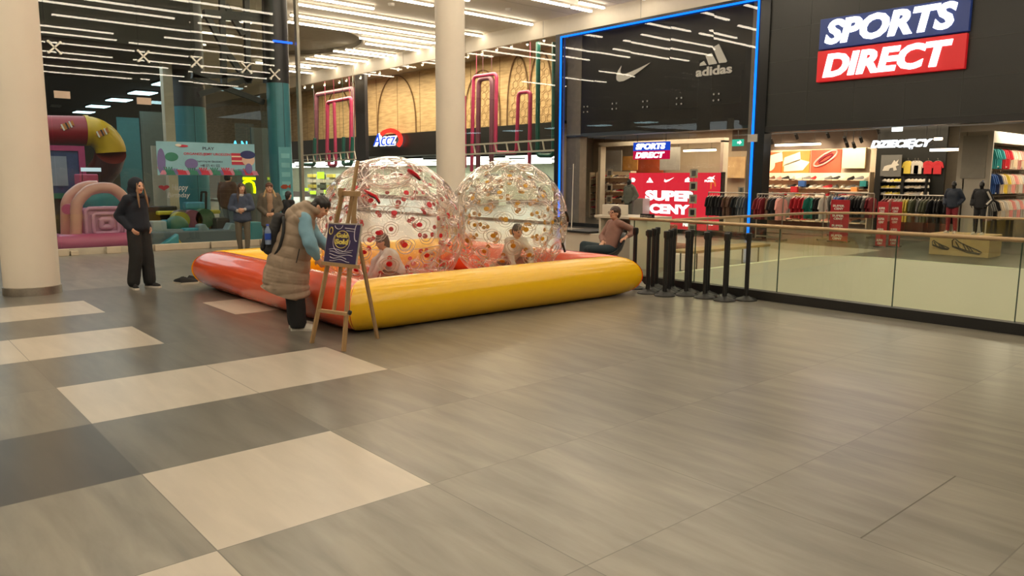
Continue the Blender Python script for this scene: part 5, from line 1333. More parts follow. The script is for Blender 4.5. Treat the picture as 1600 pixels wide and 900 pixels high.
# ================================================================== TRANSPARENT WALKING BALLS
def water_ball(c, rh, rv, film, dot, label, seed, phase, hole=None):
    c = Vector(c)
    t = thing('inflatable_ball', label, 'inflatable ball', (c.x, c.y, c.z - rv))
    n = 96; pts = []; rnd = random.Random(seed)
    for i in range(n):
        z = 1 - 2 * (i + .5) / n; q = i * 2.39996 + phase; s = math.sqrt(1 - z * z)
        pts.append(Vector((s * math.cos(q), s * math.sin(q), z)))
    from mathutils.kdtree import KDTree
    kd = KDTree(n)
    for i, p in enumerate(pts): kd.insert(p, i)
    kd.balance()
    def shell(base, sgn, name, sub, m):
        bm = bmesh.new(); bmesh.ops.create_icosphere(bm, subdivisions=sub, radius=1)
        for v in bm.verts:
            u = v.co.normalized(); (_, _, d) = kd.find(u)
            g = math.exp(-(d / .085) ** 2)
            wv = (.0065 * math.cos((d - .16) * 34) * math.exp(-((d - .13) / .07) ** 2)) if sgn > 0 else 0
            ns = noise.noise(u * 2.6 + Vector((seed, 0, 0))) * .014
            k = base - sgn * ((.07 if sgn > 0 else .05) * g) + sgn * .02 * min(1, d / .2) + wv + ns
            v.co = Vector((u.x * rh * k, u.y * rh * k, u.z * rv * k))
        me = bpy.data.meshes.new(name); bm.to_mesh(me); bm.free()
        for p in me.polygons: p.use_smooth = True
        me.materials.append(m); o = bpy.data.objects.new(name, me); COL.objects.link(o); o.parent = t; o.location = (0, 0, rv); ORG[o.name] = Vector()
    shell(.985, 1, 'outer_shell', 6, film); shell(.76, -1, 'inner_shell', 5, film)
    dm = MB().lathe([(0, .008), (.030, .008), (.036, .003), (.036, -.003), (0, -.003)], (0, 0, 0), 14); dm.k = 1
    for rr_, zz_, tt_ in ((.075, .028, .006), (.112, .050, .005)): dm.tube([(rr_ * math.cos(2 * pi * k / 22) * (1 + .08 * math.sin(6 * pi * k / 22)), rr_ * math.sin(2 * pi * k / 22), zz_) for k in range(22)], tt_, 5, closed=True)  # pale loops modelled in place of the glints circling each dimple
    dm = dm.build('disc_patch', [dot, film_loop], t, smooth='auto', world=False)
    sm_ = MB().cone((0, 0, 0), .005, (0, 0, -1), .005, 5); sm_.k = 1; sm_.cone((0, 0, -.96), .032, (0, 0, -1.0), .032, 12); sm = sm_.build('tether', [film_str, dot], t, world=False)
    first = True
    for p in pts:
        if hole is not None and (p - hole).length < .36: continue
        q = p.to_track_quat('Z', 'Y'); pos = Vector((p.x * rh, p.y * rh, p.z * rv))
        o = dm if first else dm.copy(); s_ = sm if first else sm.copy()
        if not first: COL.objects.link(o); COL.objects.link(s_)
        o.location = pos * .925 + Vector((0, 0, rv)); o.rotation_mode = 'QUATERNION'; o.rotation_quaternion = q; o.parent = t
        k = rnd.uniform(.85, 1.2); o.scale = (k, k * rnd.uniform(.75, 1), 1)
        s_.location = pos * .92 + Vector((0, 0, rv)); s_.rotation_mode = 'QUATERNION'; s_.rotation_quaternion = q; s_.parent = t; s_.scale = (1, 1, pos.length * .15)
        first = False
    # seams running round the ball
    for k, ax in enumerate((Vector((.2, .3, .9)),)):
        ax.normalize(); a = ax.orthogonal().normalized(); b = ax.cross(a)
        P = []
        for j in range(72):
            u = a * math.cos(2 * pi * j / 72) + b * math.sin(2 * pi * j / 72); (_, _, d) = kd.find(u)
            kk = .992 - .06 * math.exp(-(d / .085) ** 2); P.append(Vector((u.x * rh * kk, u.y * rh * kk, u.z * rv * kk + rv)) + t.location)
        MB().tube(P, .005, 5, closed=True).build('seam', film_seam, t, smooth=True)
    return t
film_r = glassm('clear_film_rosy', (.985, .972, .96), f0=.028, rough=.09, haze=.052, hazecol=(1, .82, .75), power=2.6, bump=.10, bscale=4)
film_y = glassm('clear_film_amber', (.985, .975, .95), f0=.028, rough=.09, haze=.052, hazecol=(1, .90, .76), power=2.6, bump=.10, bscale=4)
film_loop = glassm('pale_highlight_loop', (1, .97, .92), f0=.10, rough=.1, haze=.30, hazecol=(1, .93, .84), power=3)  # whitish colour of the rings imitates highlights swirling round the discs
film_str = mat('clear_string', (.75, .68, .6), .3, var=0); film_seam = mat('clear_seam', (.80, .70, .62), .25, var=0)
dot_r = mat('red_disc', (.66, .010, .025), .3, var=0); dot_y = mat('amber_disc', (.66, .34, .03), .3, var=0)
RB = Vector((5.47, 8.80, 1.005)); YB = Vector((7.55, 8.83, 1.045))
HOLE = Vector((-.30, -.42, .86)).normalized()
tr = water_ball(RB, .985, .965, film_r, dot_r, 'nearer transparent inflatable ball with red discs and a child inside', 3, .4, HOLE)
ty = water_ball(YB, .905, .93, film_y, dot_y, 'farther transparent inflatable ball with yellow discs and a child inside', 9, 1.3)
def surf(c, rh, rv, px, py, k=1.0):
    """front point of the ball under a pixel"""
    d = ray(px, py); o = Vector((0, 0, H)) - c; A = Vector((d.x / rh, d.y / rh, d.z / rv)); B = Vector((o.x / rh, o.y / rh, o.z / rv))
    a = A.dot(A); b = 2 * A.dot(B); cc = B.dot(B) - k * k; D = b * b - 4 * a * cc
    s = (-b - math.sqrt(max(D, 0))) / (2 * a); return Vector((0, 0, H)) + d * s
def ball_details():
    # entry opening: clear ring with a short tunnel
    n = HOLE.copy(); a = n.orthogonal().normalized(); b = n.cross(a)
    cen = RB + n * .90
    for rr, dd, w_ in ((.33, .0, .007), (.29, -.07, .006)):
        MB().tube([cen + n * dd + (a * math.cos(2 * pi * k / 40) + b * math.sin(2 * pi * k / 40)) * rr for k in range(40)], w_, 8, closed=True).build('entry_ring', film_seam, tr, smooth=True)
    mb = MB(); m = 40
    vs = [cen + n * dd + (a * math.cos(2 * pi * k / m) + b * math.sin(2 * pi * k / m)) * rr for rr, dd in ((.33, 0), (.29, -.07), (.27, -.15)) for k in range(m)]
    mb.add(vs, [(i * m + j, i * m + (j + 1) % m, (i + 1) * m + (j + 1) % m, (i + 1) * m + j) for i in (0, 1) for j in range(m)]); mb.build('entry_tunnel', film_r, tr, smooth=True)
    for pts, m_ in ((((570, 298), (576, 302), (588, 308), (593, 316)), dot_r), (((637, 266), (643, 269), (651, 275), (656, 280)), dot_r)):
        P = [surf(RB, .985, .965, u, v, 1.03) for u, v in pts]
        MB().tube(P, [.035, .05, .05, .035], 10, flat=.35).build('handle', m_, tr, smooth=True)
        MB().tube([p + (p - RB).normalized() * .012 - Vector((0, 0, .02)) for p in P[1:]], [.012, .016, .012], 8).build('handle_strap', blackm, tr, smooth=True)
    for pts in (((884, 331), (887, 338), (889, 346)), ((879, 381), (881, 388), (883, 394))):
        P = [surf(YB, .905, .93, min(u, 888), v, 1.02) for u, v in pts]
        MB().tube(P, .018, 8).build('handle_strap', blackm, ty, smooth=True)
ball_details()

# ================================================================== EASEL
def easel():
    wm = mat('easel_wood', (.36, .22, .10), .55, var=.12, scale=8)
    fl = aZ(487, 536); fr_ = aZ(537, 549); fb = aZ(590, 529)
    t = thing('easel', 'wooden tripod easel in front of the pool corner', 'easel', ((fl + fr_ + fb) / 3).to_tuple()[:2] + (0,))
    apx = 3.86
    top = aX(559, 251, apx); hd = aX(543, 303, apx - .07); 
    # legs run from the feet to the head block
    MB().beam(fl, aX(534, 305, 3.77), .026, .04, (1, 0, 0)).build('leg', wm, t); MB().beam(fr_, aX(555, 305, 3.77), .026, .04, (1, 0, 0)).build('leg', wm, t)
    MB().beam(fb, aX(549, 318, 3.84), .026, .04, (0, 1, 0)).build('rear_leg', wm, t)
    MB().beam(aX(521, 489, 3.58), top, .036, .024, (1, 0, 0)).build('mast', wm, t)
    MB().beam(aX(531, 302, 3.72), aX(560, 303, 3.72), .05, .05, (1, 0, 0)).build('head_block', wm, t, bevel=.004)
    MB().beam(aX(500, 485, 3.55), aX(545, 491, 3.55), .03, .045, (1, 0, 0)).build('crossbar', wm, t)
    for px, py in ((545, 488),): MB().cone(aX(px, py, 3.53), .022, aX(px + 3, py + 1, 3.55), .022, 10).build('wing_nut', blackm, t)
    MB().beam(aX(504, 411, 3.60), aX(560, 417, 3.60), .035, .03, (1, 0, 0)).build('tray', wm, t)
    MB().box(aX(533, 301, 3.69), (.05, .03, .09)).build('canvas_clamp', wm, t, bevel=.004)
    # poster board resting on the tray
    A = aX(505, 410, 3.585); B = aX(556, 416, 3.585); C = aX(567, 354, 3.665); D = aX(517, 348, 3.665)
    p = thing('easel_poster', 'purple poster board with yellow and white lettering resting on the wooden easel', 'poster', A)
    n = (B - A).cross(D - A).normalized()
    if n.x > 0: n = -n
    ux = (B - A).normalized(); uy = (D - A) - ux * (D - A).dot(ux); hh = uy.length; uy.normalize(); W = (B - A).length
    f = (ux, uy); nn = ux.cross(uy)
    sg = 1 if nn.dot(n) > 0 else -1
    MB().prism([(0, 0), (W, 0), (W, hh), (0, hh)], A, ux, uy, -.012).build('frame', mat('silver_frame', (.55, .50, .42), .35, .5, var=0), p)
    MB().prism([(.014, .014), (W - .014, .014), (W - .014, hh - .014), (.014, hh - .014)], A + n * .001, ux, uy, .002).build('sheet', mat('purple_print', (.030, .018, .075), .4, var=.3, scale=5), p)
    yl = mat('yellow_print', (.62, .50, .10), .5, var=0); wt = mat('pale_print', (.6, .55, .62), .5, var=0)
    o = A + n * .004
    text(MB(), 'Gold', o + ux * W * .32 + uy * hh * .64, f, W * .34, hh * .12, bold=.05, ext=.003).build('lettering', yl, p)
    text(MB(), 'Sold', o + ux * W * .30 + uy * hh * .48, f, W * .40, hh * .13, bold=.05, ext=.003).build('lettering', yl, p)
    def loop(cx, cz, rx, rz_, m, w_=.004, a0=0, a1=2 * pi):
        MB().tube([o + ux * (W * cx + rx * math.cos(a0 + (a1 - a0) * k / 24)) + uy * (hh * cz + rz_ * math.sin(a0 + (a1 - a0) * k / 24)) for k in range(25)], w_, 5).build('drawn_loop', m, p)
    loop(.49, .60, .145, .085, yl); loop(.13, .80, .035, .035, yl, .006); loop(.49, .56, .17, .11, wt, .003, 2.6, 6.4); loop(.92, .80, .05, .09, wt, .005, 1.2, 5.0); loop(.35, .95, .08, .04, wt, .003, 3.3, 6.2)
    for k, (cx, w_) in enumerate(((.5, .72), (.5, .66), (.52, .7), (.45, .5), (.5, .6))):
        z = hh * (.34 - .062 * k); MB().tube([o + ux * (W * (cx - w_ / 2 + w_ * s / 8)) + uy * (z + .01 * math.sin(s * .9 + k)) for s in range(9)], .003, 5).build('print_line', wt, p)
    MB().tube([o + ux * W * .55 + uy * hh * .88, o + ux * W * .86 + uy * hh * .86], .004, 5).build('print_line', wt, p); MB().tube([o + ux * W * .6 + uy * hh * .82, o + ux * W * .84 + uy * hh * .80], .003, 5).build('print_line', wt, p)
easel()

# ================================================================== QUEUE POSTS
def stanchions():
    g = 'black queue posts parked along the glass balustrade'
    places = [(993.2, 450.9), (1012.5, 458.1), (1020.6, 452.8), (1031.4, 449.5), (1041.4, 461.9), (1052.4, 455.3), (1062.2, 453.4), (1072, 461.3), (1086.8, 457.5), (1108.1, 462.3), (1115.7, 459.5), (1132.3, 467.6), (1144, 463.0), (1170.9, 467.6)]
    labels = ['leftmost black queue post half hidden by the end of the yellow tube', 'front black queue post in the tight pair at the balustrade end', 'rear black queue post in the tight pair at the balustrade end', 'black queue post just right of the tight pair, standing back against the glass',
              'black queue post fifth from the left, foot forward of its neighbours', 'black queue post sixth from the left, behind the fifth', 'black queue post seventh from the left, nearly against the glass', 'black queue post eighth from the left with a forward foot',
              'black queue post standing alone in the middle of the row by the glass', 'left black queue post of the close pair right of the middle', 'right black queue post of the close pair right of the middle', 'black queue post with the nearest foot, third from the right', 'black queue post second from the right, close to the glass', 'rightmost black queue post by the balustrade']
    proto = None
    pm = mat('post_black', (.010, .010, .010), .45, var=0)
    P = [aZ(px, py) for px, py in places]
    for _ in range(60):
        for i in range(len(P)):
            for j in range(i):
                d = P[i] - P[j]; d.z = 0
                if d.length < .318: q = d.normalized() * (.32 - d.length) / 2; P[i] += q; P[j] -= q
            P[i].x = min(P[i].x, 9.53)
    for p, lb in zip(P, labels):
        if proto is None:
            proto = thing('queue_post', lb, 'queue post', (0, 0, 0), 0, g, local=True)
            MB().lathe([(.152, 0), (.155, .012), (.135, .028), (.06, .05), (.04, .065), (0, .065)], (0, 0, 0), 32).build('base', pm, proto, smooth='auto')
            MB().lathe([(.031, .06), (.031, .88)], (0, 0, 0), 20).build('post', pm, proto, smooth='auto')
            MB().lathe([(.031, .84), (.042, .86), (.042, .945), (.034, .955), (0, .955)], (0, 0, 0), 20).build('belt_head', pm, proto, smooth='auto')
            MB().bb(.035, .052, -.018, .018, .865, .935).build('belt_slot', pm, proto)
            proto.location = (p.x, p.y, 0)
        else: copy_tree(proto, loc=(p.x, p.y, 0), rz=random.uniform(0, 6), label=lb)
stanchions()

# ================================================================== KIOSK, LOW TABLE, ARMCHAIR, BENCH, PAPERS
def kiosk():
    km = mat('kiosk_white', (.62, .56, .45), .45, var=.02); gm = mat('kiosk_grey', (.34, .31, .25), .6, var=.02)
    X = 11.35
    y0, y1, zt, zb = rectX(X, 935, 1010, 338, 440)
    t = thing('kiosk_desk', 'white kiosk desk with an open shelf behind the seated woman', 'desk', (X, (y0 + y1) / 2, 0))
    MB().bb(X - .03, X + .75, y1 - .0, y0 + .1, zt - .05, zt).build('top', km, t, bevel=.006)
    ys = aX(984, 380, X).y
    zm = aX(960, 366, X).z
    MB().bb(X, X + .7, y1, ys, 0, zt - .05).build('front_panel', mat('kiosk_pale_green', (.58, .60, .48), .4, var=.02), t)
    MB().bb(X, X + .7, ys, y0, 0, zm - .02).build('drawer_block', gm, t)
    MB().bb(X, X + .7, ys, y0, zm - .02, zm + .01).build('shelf', km, t)
    MB().bb(X + .6, X + .7, ys, y0, zm, zt - .05).build('back_panel', gm, t)
    MB().bb(X, X + .7, y0 - .05, y0, 0, zt - .05).build('side_panel', km, t)
    p = aX(978, 363, X + .2); tag(MB().lathe([(.03, 0), (.05, .05), (.035, .12), (0, .12)], (p.x, p.y, zm + .01), 14).build('black_cup', blackm, smooth='auto'), 'small black cup on the open shelf of the kiosk', 'cup')
    p = aX(984, 362, X + .2); tag(MB().box((p.x, p.y - .02, zm + .055), (.12, .1, .09)).build('paper_roll', CL['cream'], bevel=.03), 'crumpled pale paper on the open shelf of the kiosk', 'paper')
    # box on the desk
    y2, y3, z2, z3 = rectX(X + .1, 941, 966, 320, 338)
    tag(MB().bb(X + .1, X + .4, y3, y2, zt, z2).build('white_box', mat('white_card', (.66, .6, .5), .6), bevel=.004), 'white box standing on the kiosk desk above the seated woman', 'box')
    y2, y3, z2, z3 = rectX(X + .05, 1006, 1027, 334, 344)
    s = thing('small_sign', 'small black sign board with white lettering on the end of the kiosk', 'sign', (X, y3, zt))
    MB().bb(X - .06, X - .03, y3, y2, z3, z2).build('board', blackm, s)
    MB().bb(X - .03, X, (y3 + y2) / 2 - .02 + .08, (y3 + y2) / 2 + .1, zt - .04, z3 + .03).build('bracket', blackm, s)
    text(MB(), 'WYPRZEDAŻ', (X - .061, y2 - .02, z3 + (z2 - z3) * .58), FX, (y2 - y3) * .8, (z2 - z3) * .2, ext=.003).build('lettering', lw, s)
    text(MB(), 'SUPER', (X - .061, y2 - .02, z3 + (z2 - z3) * .25), FX, (y2 - y3) * .5, (z2 - z3) * .2, ext=.003).build('lettering', lw, s)
    X2 = 11.15
    y0, y1, zt, zb = rectX(X2, 884, 938, 361, 400)
    t = thing('low_table', 'low white counter with a black top left of the seated woman', 'counter', (X2, (y0 + y1) / 2, 0))
    MB().bb(X2, X2 + .7, y1 + .02, y0, 0, zt - .04).build('carcass', km, t, bevel=.005); MB().bb(X2 - .05, X2 + .75, aX(923, 360, X2).y, y0 + .03, zt - .04, zt).build('black_top', blackm, t, bevel=.004)
    a = aX(893, 352, X2 + .03); b = aX(896, 256, X2 + .03); a.z = zt
    tag(MB().cone(a, .012, b, .009, 8).build('thin_pole', mat('pale_pole', (.6, .58, .5), .4)), 'thin pale pole leaning up from the low counter beside the yellow dotted ball', 'pole')
kiosk()
def pink_chair():
    X = 12.1; y0, y1, zt, zb = rectX(X, 1013, 1053, 350, 400)
    m = mat('dusty_pink_upholstery', (.38, .14, .11), .8, var=.06)
    t = thing('upholstered_chair', 'dusty pink upholstered chair seen through the balustrade glass', 'chair', (X, (y0 + y1) / 2, 0))
    MB().bb(X, X + .12, y1, y0, .30, zt).build('backrest', m, t, bevel=.03); MB().bb(X + .1, X + .6, y1, y0, .28, .42).build('seat', m, t, bevel=.03)
    for x in (X + .05, X + .55):
        for y in (y1 + .04, y0 - .04): MB().cone((x, y, 0), .014, (x, y, .3), .014, 8).build('leg', blackm, t)
pink_chair()
def bench():
    Y = 8.25; a = aY(1076, 396, Y); b = aY(1200, 391, Y)
    wm = mat('bench_wood', (.42, .27, .13), .5, var=.12, scale=6)
    t = thing('bench', 'long wooden topped bench with thin black legs across the opening', 'bench', ((a.x + b.x) / 2, Y, 0))
    z = .42
    MB().bb(a.x, b.x, Y - .05, Y + .42, z - .05, z).build('seat', wm, t, bevel=.008)
    for x in (a.x + .25, b.x - .35):
        for y in (Y, Y + .36): MB().cone((x, y, 0), .014, (x, y, z - .04), .014, 8).build('leg', blackm, t)
        MB().cone((x, Y, .02), .012, (x, Y + .36, .02), .012, 8).build('foot_bar', blackm, t)
bench()
p = aZ(1001, 447); p.x = min(p.x, 9.55)
tag(MB().add([(p.x - .1, p.y - .08, .0), (p.x + .08, p.y - .04, .0), (p.x + .02, p.y + .1, .12), (p.x - .06, p.y + .05, .2), (p.x + .05, p.y + .02, .02)], [(0, 1, 3), (1, 2, 3), (0, 3, 4), (0, 4, 1), (1, 4, 2), (2, 4, 3)]).build('crumpled_paper', CL['white']), 'crumpled white paper on the floor by the end of the balustrade', 'paper')
# shoes left on the floor beside the pool
for (px, py, r, up, lb) in ((281, 443, 1.9, 'black', 'black trainer standing alone left on the floor by the orange tube'), (296, 443.5, -.1, 'black', 'black trainer lying sideways next to the orange tube'), (305, 441, .3, 'black', 'black trainer touching the orange tube, rightmost of three')):
    p = aZ(px, py); shoe((p.x, p.y, .0), r, up, 'white', lb, None, 1.0, 'shoe', 'trainer')
# ================================================================== PEOPLE
SK = mat('skin', (.62, .34, .22), .5, var=.03); SKD = mat('skin_shadowless_lips', (.36, .10, .08), .5, var=0); EYE = mat('eye_dark', (.03, .018, .012), .3, var=0)
V3 = Vector
def cap_(mb, a, ra, b, rb, n=14):
    mb.cone(a, ra, b, rb, n); mb.sph(a, ra, n, 8); mb.sph(b, rb, n, 8)
def chain(mb, pts, rs, n=14):
    for i in range(len(pts) - 1): cap_(mb, pts[i], rs[i], pts[i + 1], rs[i + 1], n)
def ell(mb, c, r, d=None, up=None):
    """ellipsoid whose local z follows d and local x follows up"""
    if d is None: mb.sph(c, r, 18, 12); return
    z = V3(d).normalized(); x = V3(up or (1, 0, 0)); x = (x - z * x.dot(z)).normalized(); y = z.cross(x)
    mb.sph(c, r, 18, 12, Matrix((x, y, z)).transposed())
STAND = dict(pelvis=(0, 0, .93), chest=(0, 0, 1.25), neck=(0, 0, 1.44), head=(.02, 0, 1.585), look=(1, 0, 0), crown=(0, 0, 1),
             shL=(0, .165, 1.38), elL=(-.02, .215, 1.11), wrL=(.04, .21, .87), shR=(0, -.165, 1.38), elR=(-.02, -.215, 1.11), wrR=(.04, -.21, .87),
             hipL=(0, .085, .90), knL=(.015, .095, .49), anL=(-.02, .10, .08), toL=(1, .15, 0), hipR=(0, -.085, .90), knR=(.015, -.095, .49), anR=(-.02, -.10, .08), toR=(1, -.15, 0),
             palmL=(0, -1, 0), palmR=(0, 1, 0), handL=None, handR=None, curl=.5)
def hand(mb, wr, d, pn, side, curl=.5, s=1.0):
    """palm, four unequal bent fingers and a thumb leaving the side of the palm"""
    d = V3(d).normalized(); pn = V3(pn); pn = (pn - d * pn.dot(d)).normalized(); sd = d.cross(pn) * side      # thumb side
    ell(mb, wr + d * .045 * s, (.014 * s, .038 * s, .050 * s), d, pn)
    for k, (o, L) in enumerate(((.030, .070), (.010, .080), (-.010, .074), (-.029, .058))):
        b = wr + d * .085 * s + sd * o * s; a1 = curl * .8; m = b + (d * math.cos(a1) + pn * math.sin(a1)) * L * .5 * s; a2 = curl * 2.0
        e = m + (d * math.cos(a2) + pn * math.sin(a2)) * L * .5 * s
        chain(mb, [b - d * .02 * s, b, m, e], [.0095 * s, .0095 * s, .0085 * s, .007 * s], 8)
    tb = wr + d * .025 * s + sd * .03 * s; tm = tb + (d * .6 + sd * .7 + pn * .25).normalized() * .038 * s; te = tm + (d * .9 + sd * .2 + pn * .4).normalized() * .032 * s
    chain(mb, [tb, tm, te], [.012 * s, .0105 * s, .008 * s], 8)
def person(label, loc, rz, pose, sc_=1.0, name='person', fat=1.0, voxel=.0125, skin=SK, lips=True, cat='person', shoes='black', sole='white', headscale=1.0):
    J = dict(STAND); J.update(pose)
    J = {k: (V3(v) if isinstance(v, (tuple, list)) else v) for k, v in J.items()}
    t = thing(name, label, cat, loc, rz, None, local=True); t.scale = (sc_,) * 3
    mb = MB()
    look = J['look'].normalized(); crown = J['crown'].normalized(); side = crown.cross(look).normalized(); look = side.cross(crown)
    h = J['head']; hs = headscale
    ell(mb, h + crown * .02 * hs, (.092 * hs, .074 * hs, .098 * hs), crown, look)
    ell(mb, h - crown * .045 * hs + look * .018 * hs, (.070 * hs, .056 * hs, .070 * hs), crown, look)
    ell(mb, h - crown * .085 * hs + look * .062 * hs, (.022 * hs, .022 * hs, .018 * hs), crown, look)     # chin
    cap_(mb, h + look * .088 * hs + crown * .012 * hs, .009 * hs, h + look * .104 * hs - crown * .022 * hs, .013 * hs, 8)  # nose
    for s in (-1, 1):
        ell(mb, h + side * s * .076 * hs - crown * .005 * hs, (.018 * hs, .008 * hs, .030 * hs), crown, look)     # ears
        ell(mb, h + side * s * .036 * hs + look * .068 * hs - crown * .02 * hs, (.02 * hs, .02 * hs, .018 * hs), crown, look)   # cheeks
    chain(mb, [J['neck'] - crown * .03, J['neck'] + (h - J['neck']) * .6], [.058, .052])
    P, Cc, N = J['pelvis'], J['chest'], J['neck']
    ax = (N - P).normalized(); shd = (J['shL'] - J['shR']).normalized()
    ell(mb, Cc, (.105 * fat, .155 * fat, .20), ax, ax.cross(shd) * -1 if True else None)
    ell(mb, P + ax * .04, (.105 * fat, .15 * fat, .14), ax, ax.cross(shd))
    chain(mb, [P + ax * .05, Cc], [.115 * fat, .12 * fat])
    chain(mb, [J['shR'], J['shL']], [.06, .06])
    for q in 'LR':
        chain(mb, [J['sh' + q], J['el' + q], J['wr' + q]], [.050, .040, .027])
        hd = J['hand' + q] if J['hand' + q] is not None else (J['wr' + q] - J['el' + q])
        hand(mb, J['wr' + q], hd, J['palm' + q], 1 if q == 'L' else -1, J['curl'])
        chain(mb, [J['hip' + q], J['kn' + q], J['an' + q]], [.085 * fat, .055, .038])
        cap_(mb, J['an' + q] + V3((0, 0, -.03)), .035, J['an' + q] + J['to' + q].normalized() * .13 + V3((0, 0, -.05)), .028)
    ey = [h + side * s * .031 * hs + look * .083 * hs + crown * .012 * hs for s in (-1, 1)]; mo = h + look * .088 * hs - crown * .052 * hs
    def mf(c):
        for e in ey:
            if (c - e).length < .0125 * hs: return 1
        d = c - mo
        if abs(d.dot(side)) < .024 * hs and abs(d.dot(crown)) < .009 * hs and d.dot(look) > -.03: return 2
        return 0
    skin_obj('body', mb, voxel, [skin, EYE, SKD], t, 1, None, mf)
    # shoes
    for q in 'LR':
        a = J['an' + q]; d = J['to' + q].normalized(); f = MB()
        M_ = Matrix((d, V3((0, 0, 1)).cross(d), V3((0, 0, 1)))).transposed()
        base = a + V3((0, 0, -.08)) + d * .055
        src = shoe_mesh()
        f.v = [base + M_ @ V3((v.x * 1.0, v.y * 1.0, v.z * (1.0))) for v in src.v]; f.f = src.f; f.m = src.m
        f.build('shoe', [CL[sole], CL[shoes]], t, smooth='auto', world=False)
    return t, J
def cloth(t, name, m, fn, voxel=.014, disp=None, smooth=2):
    mb = MB(); fn(mb); return skin_obj(name, mb, voxel, m, t, smooth, disp)
def trousers(t, J, m, w0=.10, w1=.075, w2=.075, fat=1.0, low=.03):
    def f(mb):
        ell(mb, J['pelvis'] + V3((0, 0, .03)), (.122 * fat, .165 * fat, .13))
        for q in 'LR':
            k, a = J['kn' + q], J['an' + q]; chain(mb, [J['hip' + q], k, a + (k - a).normalized() * low], [w0 * fat, w1, w2])
    o = cloth(t, 'trousers', m, f, disp=lambda c: .004 * noise.noise(c * 14))
    for v in o.data.vertices: v.co.z = max(v.co.z, .035)
    return o
def sleeves(mb, J, r0, r1, r2, upto=1.0):
    for q in 'LR':
        s, e, w_ = J['sh' + q], J['el' + q], J['wr' + q]; chain(mb, [s, e, e.lerp(w_, upto)], [r0, r1, r2])
def jacket(t, J, m, name='jacket', r=.0, hem=.0, fat=1.0, arms=(.07, .06, .05), disp=None, upto=.96, flare=0):
    P, Cc, N = J['pelvis'], J['chest'], J['neck']; ax = (N - P).normalized(); shd = (J['shL'] - J['shR']).normalized(); fw = shd.cross(ax) 
    def f(mb):
        ell(mb, Cc, (.128 * fat + r, .178 * fat + r, .215), ax, fw)
        k = 14
        for i in range(k + 1):
            c = Cc.lerp(P - ax * hem, i / k); ell(mb, c, (.125 * fat + r + flare * i / k, .168 * fat + r + flare * i / k, .09), ax, fw)
        chain(mb, [J['shR'], J['shL']], [.072 + r * .5, .072 + r * .5]); sleeves(mb, J, *arms, upto=upto)
    return cloth(t, name, m, f, disp=disp or (lambda c: .006 * noise.noise(c * 11)))
def hair(t, J, m, style='short', L=.3, hs=1.0, name='hair'):
    h = J['head']; crown = J['crown'].normalized(); look = J['look'].normalized(); side = crown.cross(look).normalized(); look = side.cross(crown)
    def f(mb):
        ell(mb, h + crown * .046 * hs - look * .012 * hs, (.100 * hs, .087 * hs, .086 * hs), crown, look)
        ell(mb, h - crown * .01 * hs - look * .045 * hs, (.065 * hs, .082 * hs, .085 * hs), crown, look)
        if style == 'long':
            for s in (-1, 1):
                chain(mb, [h + side * s * .066 + crown * .03 + look * .012, h + side * s * .085 - crown * .10 + look * .01, h + side * s * .095 - crown * .20 + look * .05, h + side * s * .085 - crown * (.14 + L) + look * .075], [.028, .030, .034, .018], 10)
            chain(mb, [h - look * .05, h - look * .07 - crown * .15, h - look * .075 - crown * (.1 + L)], [.07, .075, .04], 12)
        if style == 'bob': chain(mb, [h - look * .05, h - look * .06 - crown * .09], [.075, .05], 12)
        if style == 'fringe': chain(mb, [h + look * .075 + side * .04 + crown * .055, h + look * .082 + crown * .06, h + look * .075 - side * .04 + crown * .055], [.02, .02, .02], 8)
        if style == 'bun': mb.sph(h - look * .10 + crown * .0, .035, 12, 8)
    return cloth(t, name, m, f, voxel=.012, disp=lambda c: .004 * math.sin(c.y * 150 + c.x * 90 + noise.noise(c * 10) * 4), smooth=1)
HB = mat('hair_black', (.010, .008, .008), .4, var=0); HBR = mat('hair_brown', (.045, .020, .012), .45, var=.1, scale=30); HF = mat('hair_fair', (.24, .13, .06), .5, var=.15, scale=30); HR = mat('hair_auburn', (.10, .035, .018), .5, var=.1, scale=30)
def facing(px, depth_dir):    # heading angle in the floor plane, given as angle to the picture's right (0) turning away (90)
    return YAW - pi / 2 + depth_dir

# --- girl in the dark hoodie at the left
p = aZ(222, 450)
t, J = person('person in a dark navy hooded sweatshirt and black jeans, hands in pockets', (p.x, p.y, 0), facing(0, rad(-22)), dict(
    head=(.035, 0, 1.57), look=(1, -.05, .02), neck=(.0, 0, 1.43), elL=(-.16, .20, 1.13), wrL=(.05, .15, .95), elR=(-.17, -.20, 1.13), wrR=(.03, -.17, .94), handR=(.7, .2, -.6), handL=(.7, -.2, -.6),
    anL=(.05, .11, .08), knL=(.04, .10, .5), anR=(-.04, -.12, .08), toL=(1, .1, 0), toR=(1, -.5, 0), chest=(-.01, 0, 1.24)), .985)
navy = mat('navy_hoodie', (.008, .012, .022), .85, var=.1)
trousers(t, J, mat('black_jeans', (.012, .012, .012), .8, var=.2, scale=4), .105, .095, .095)
jacket(t, J, navy, 'sweatshirt', r=.012, hem=-.02, arms=(.078, .07, .052), flare=.012, disp=lambda c: .010 * noise.noise(c * 9))
def hood(mb):
    h = J['head']; mb.sph(h + V3((-.030, 0, .035)), (.112, .115, .118), 20, 14); mb.sph(h + V3((-.06, 0, -.05)), (.10, .115, .11), 18, 12); mb.sph(h + V3((-.04, 0, -.14)), (.12, .14, .06), 18, 10)
cloth(t, 'hood', navy, hood, voxel=.013)
def strands(mb):
    h = J['head']
    for s in (-1, 1): chain(mb, [h + V3((.055, s * .055, .06)), h + V3((.066, s * .068, -.04)), h + V3((.09, s * .075, -.16)), h + V3((.115, s * .085, -.31))], [.012, .013, .020, .010], 10)
cloth(t, 'hair', HF, strands, voxel=.011)

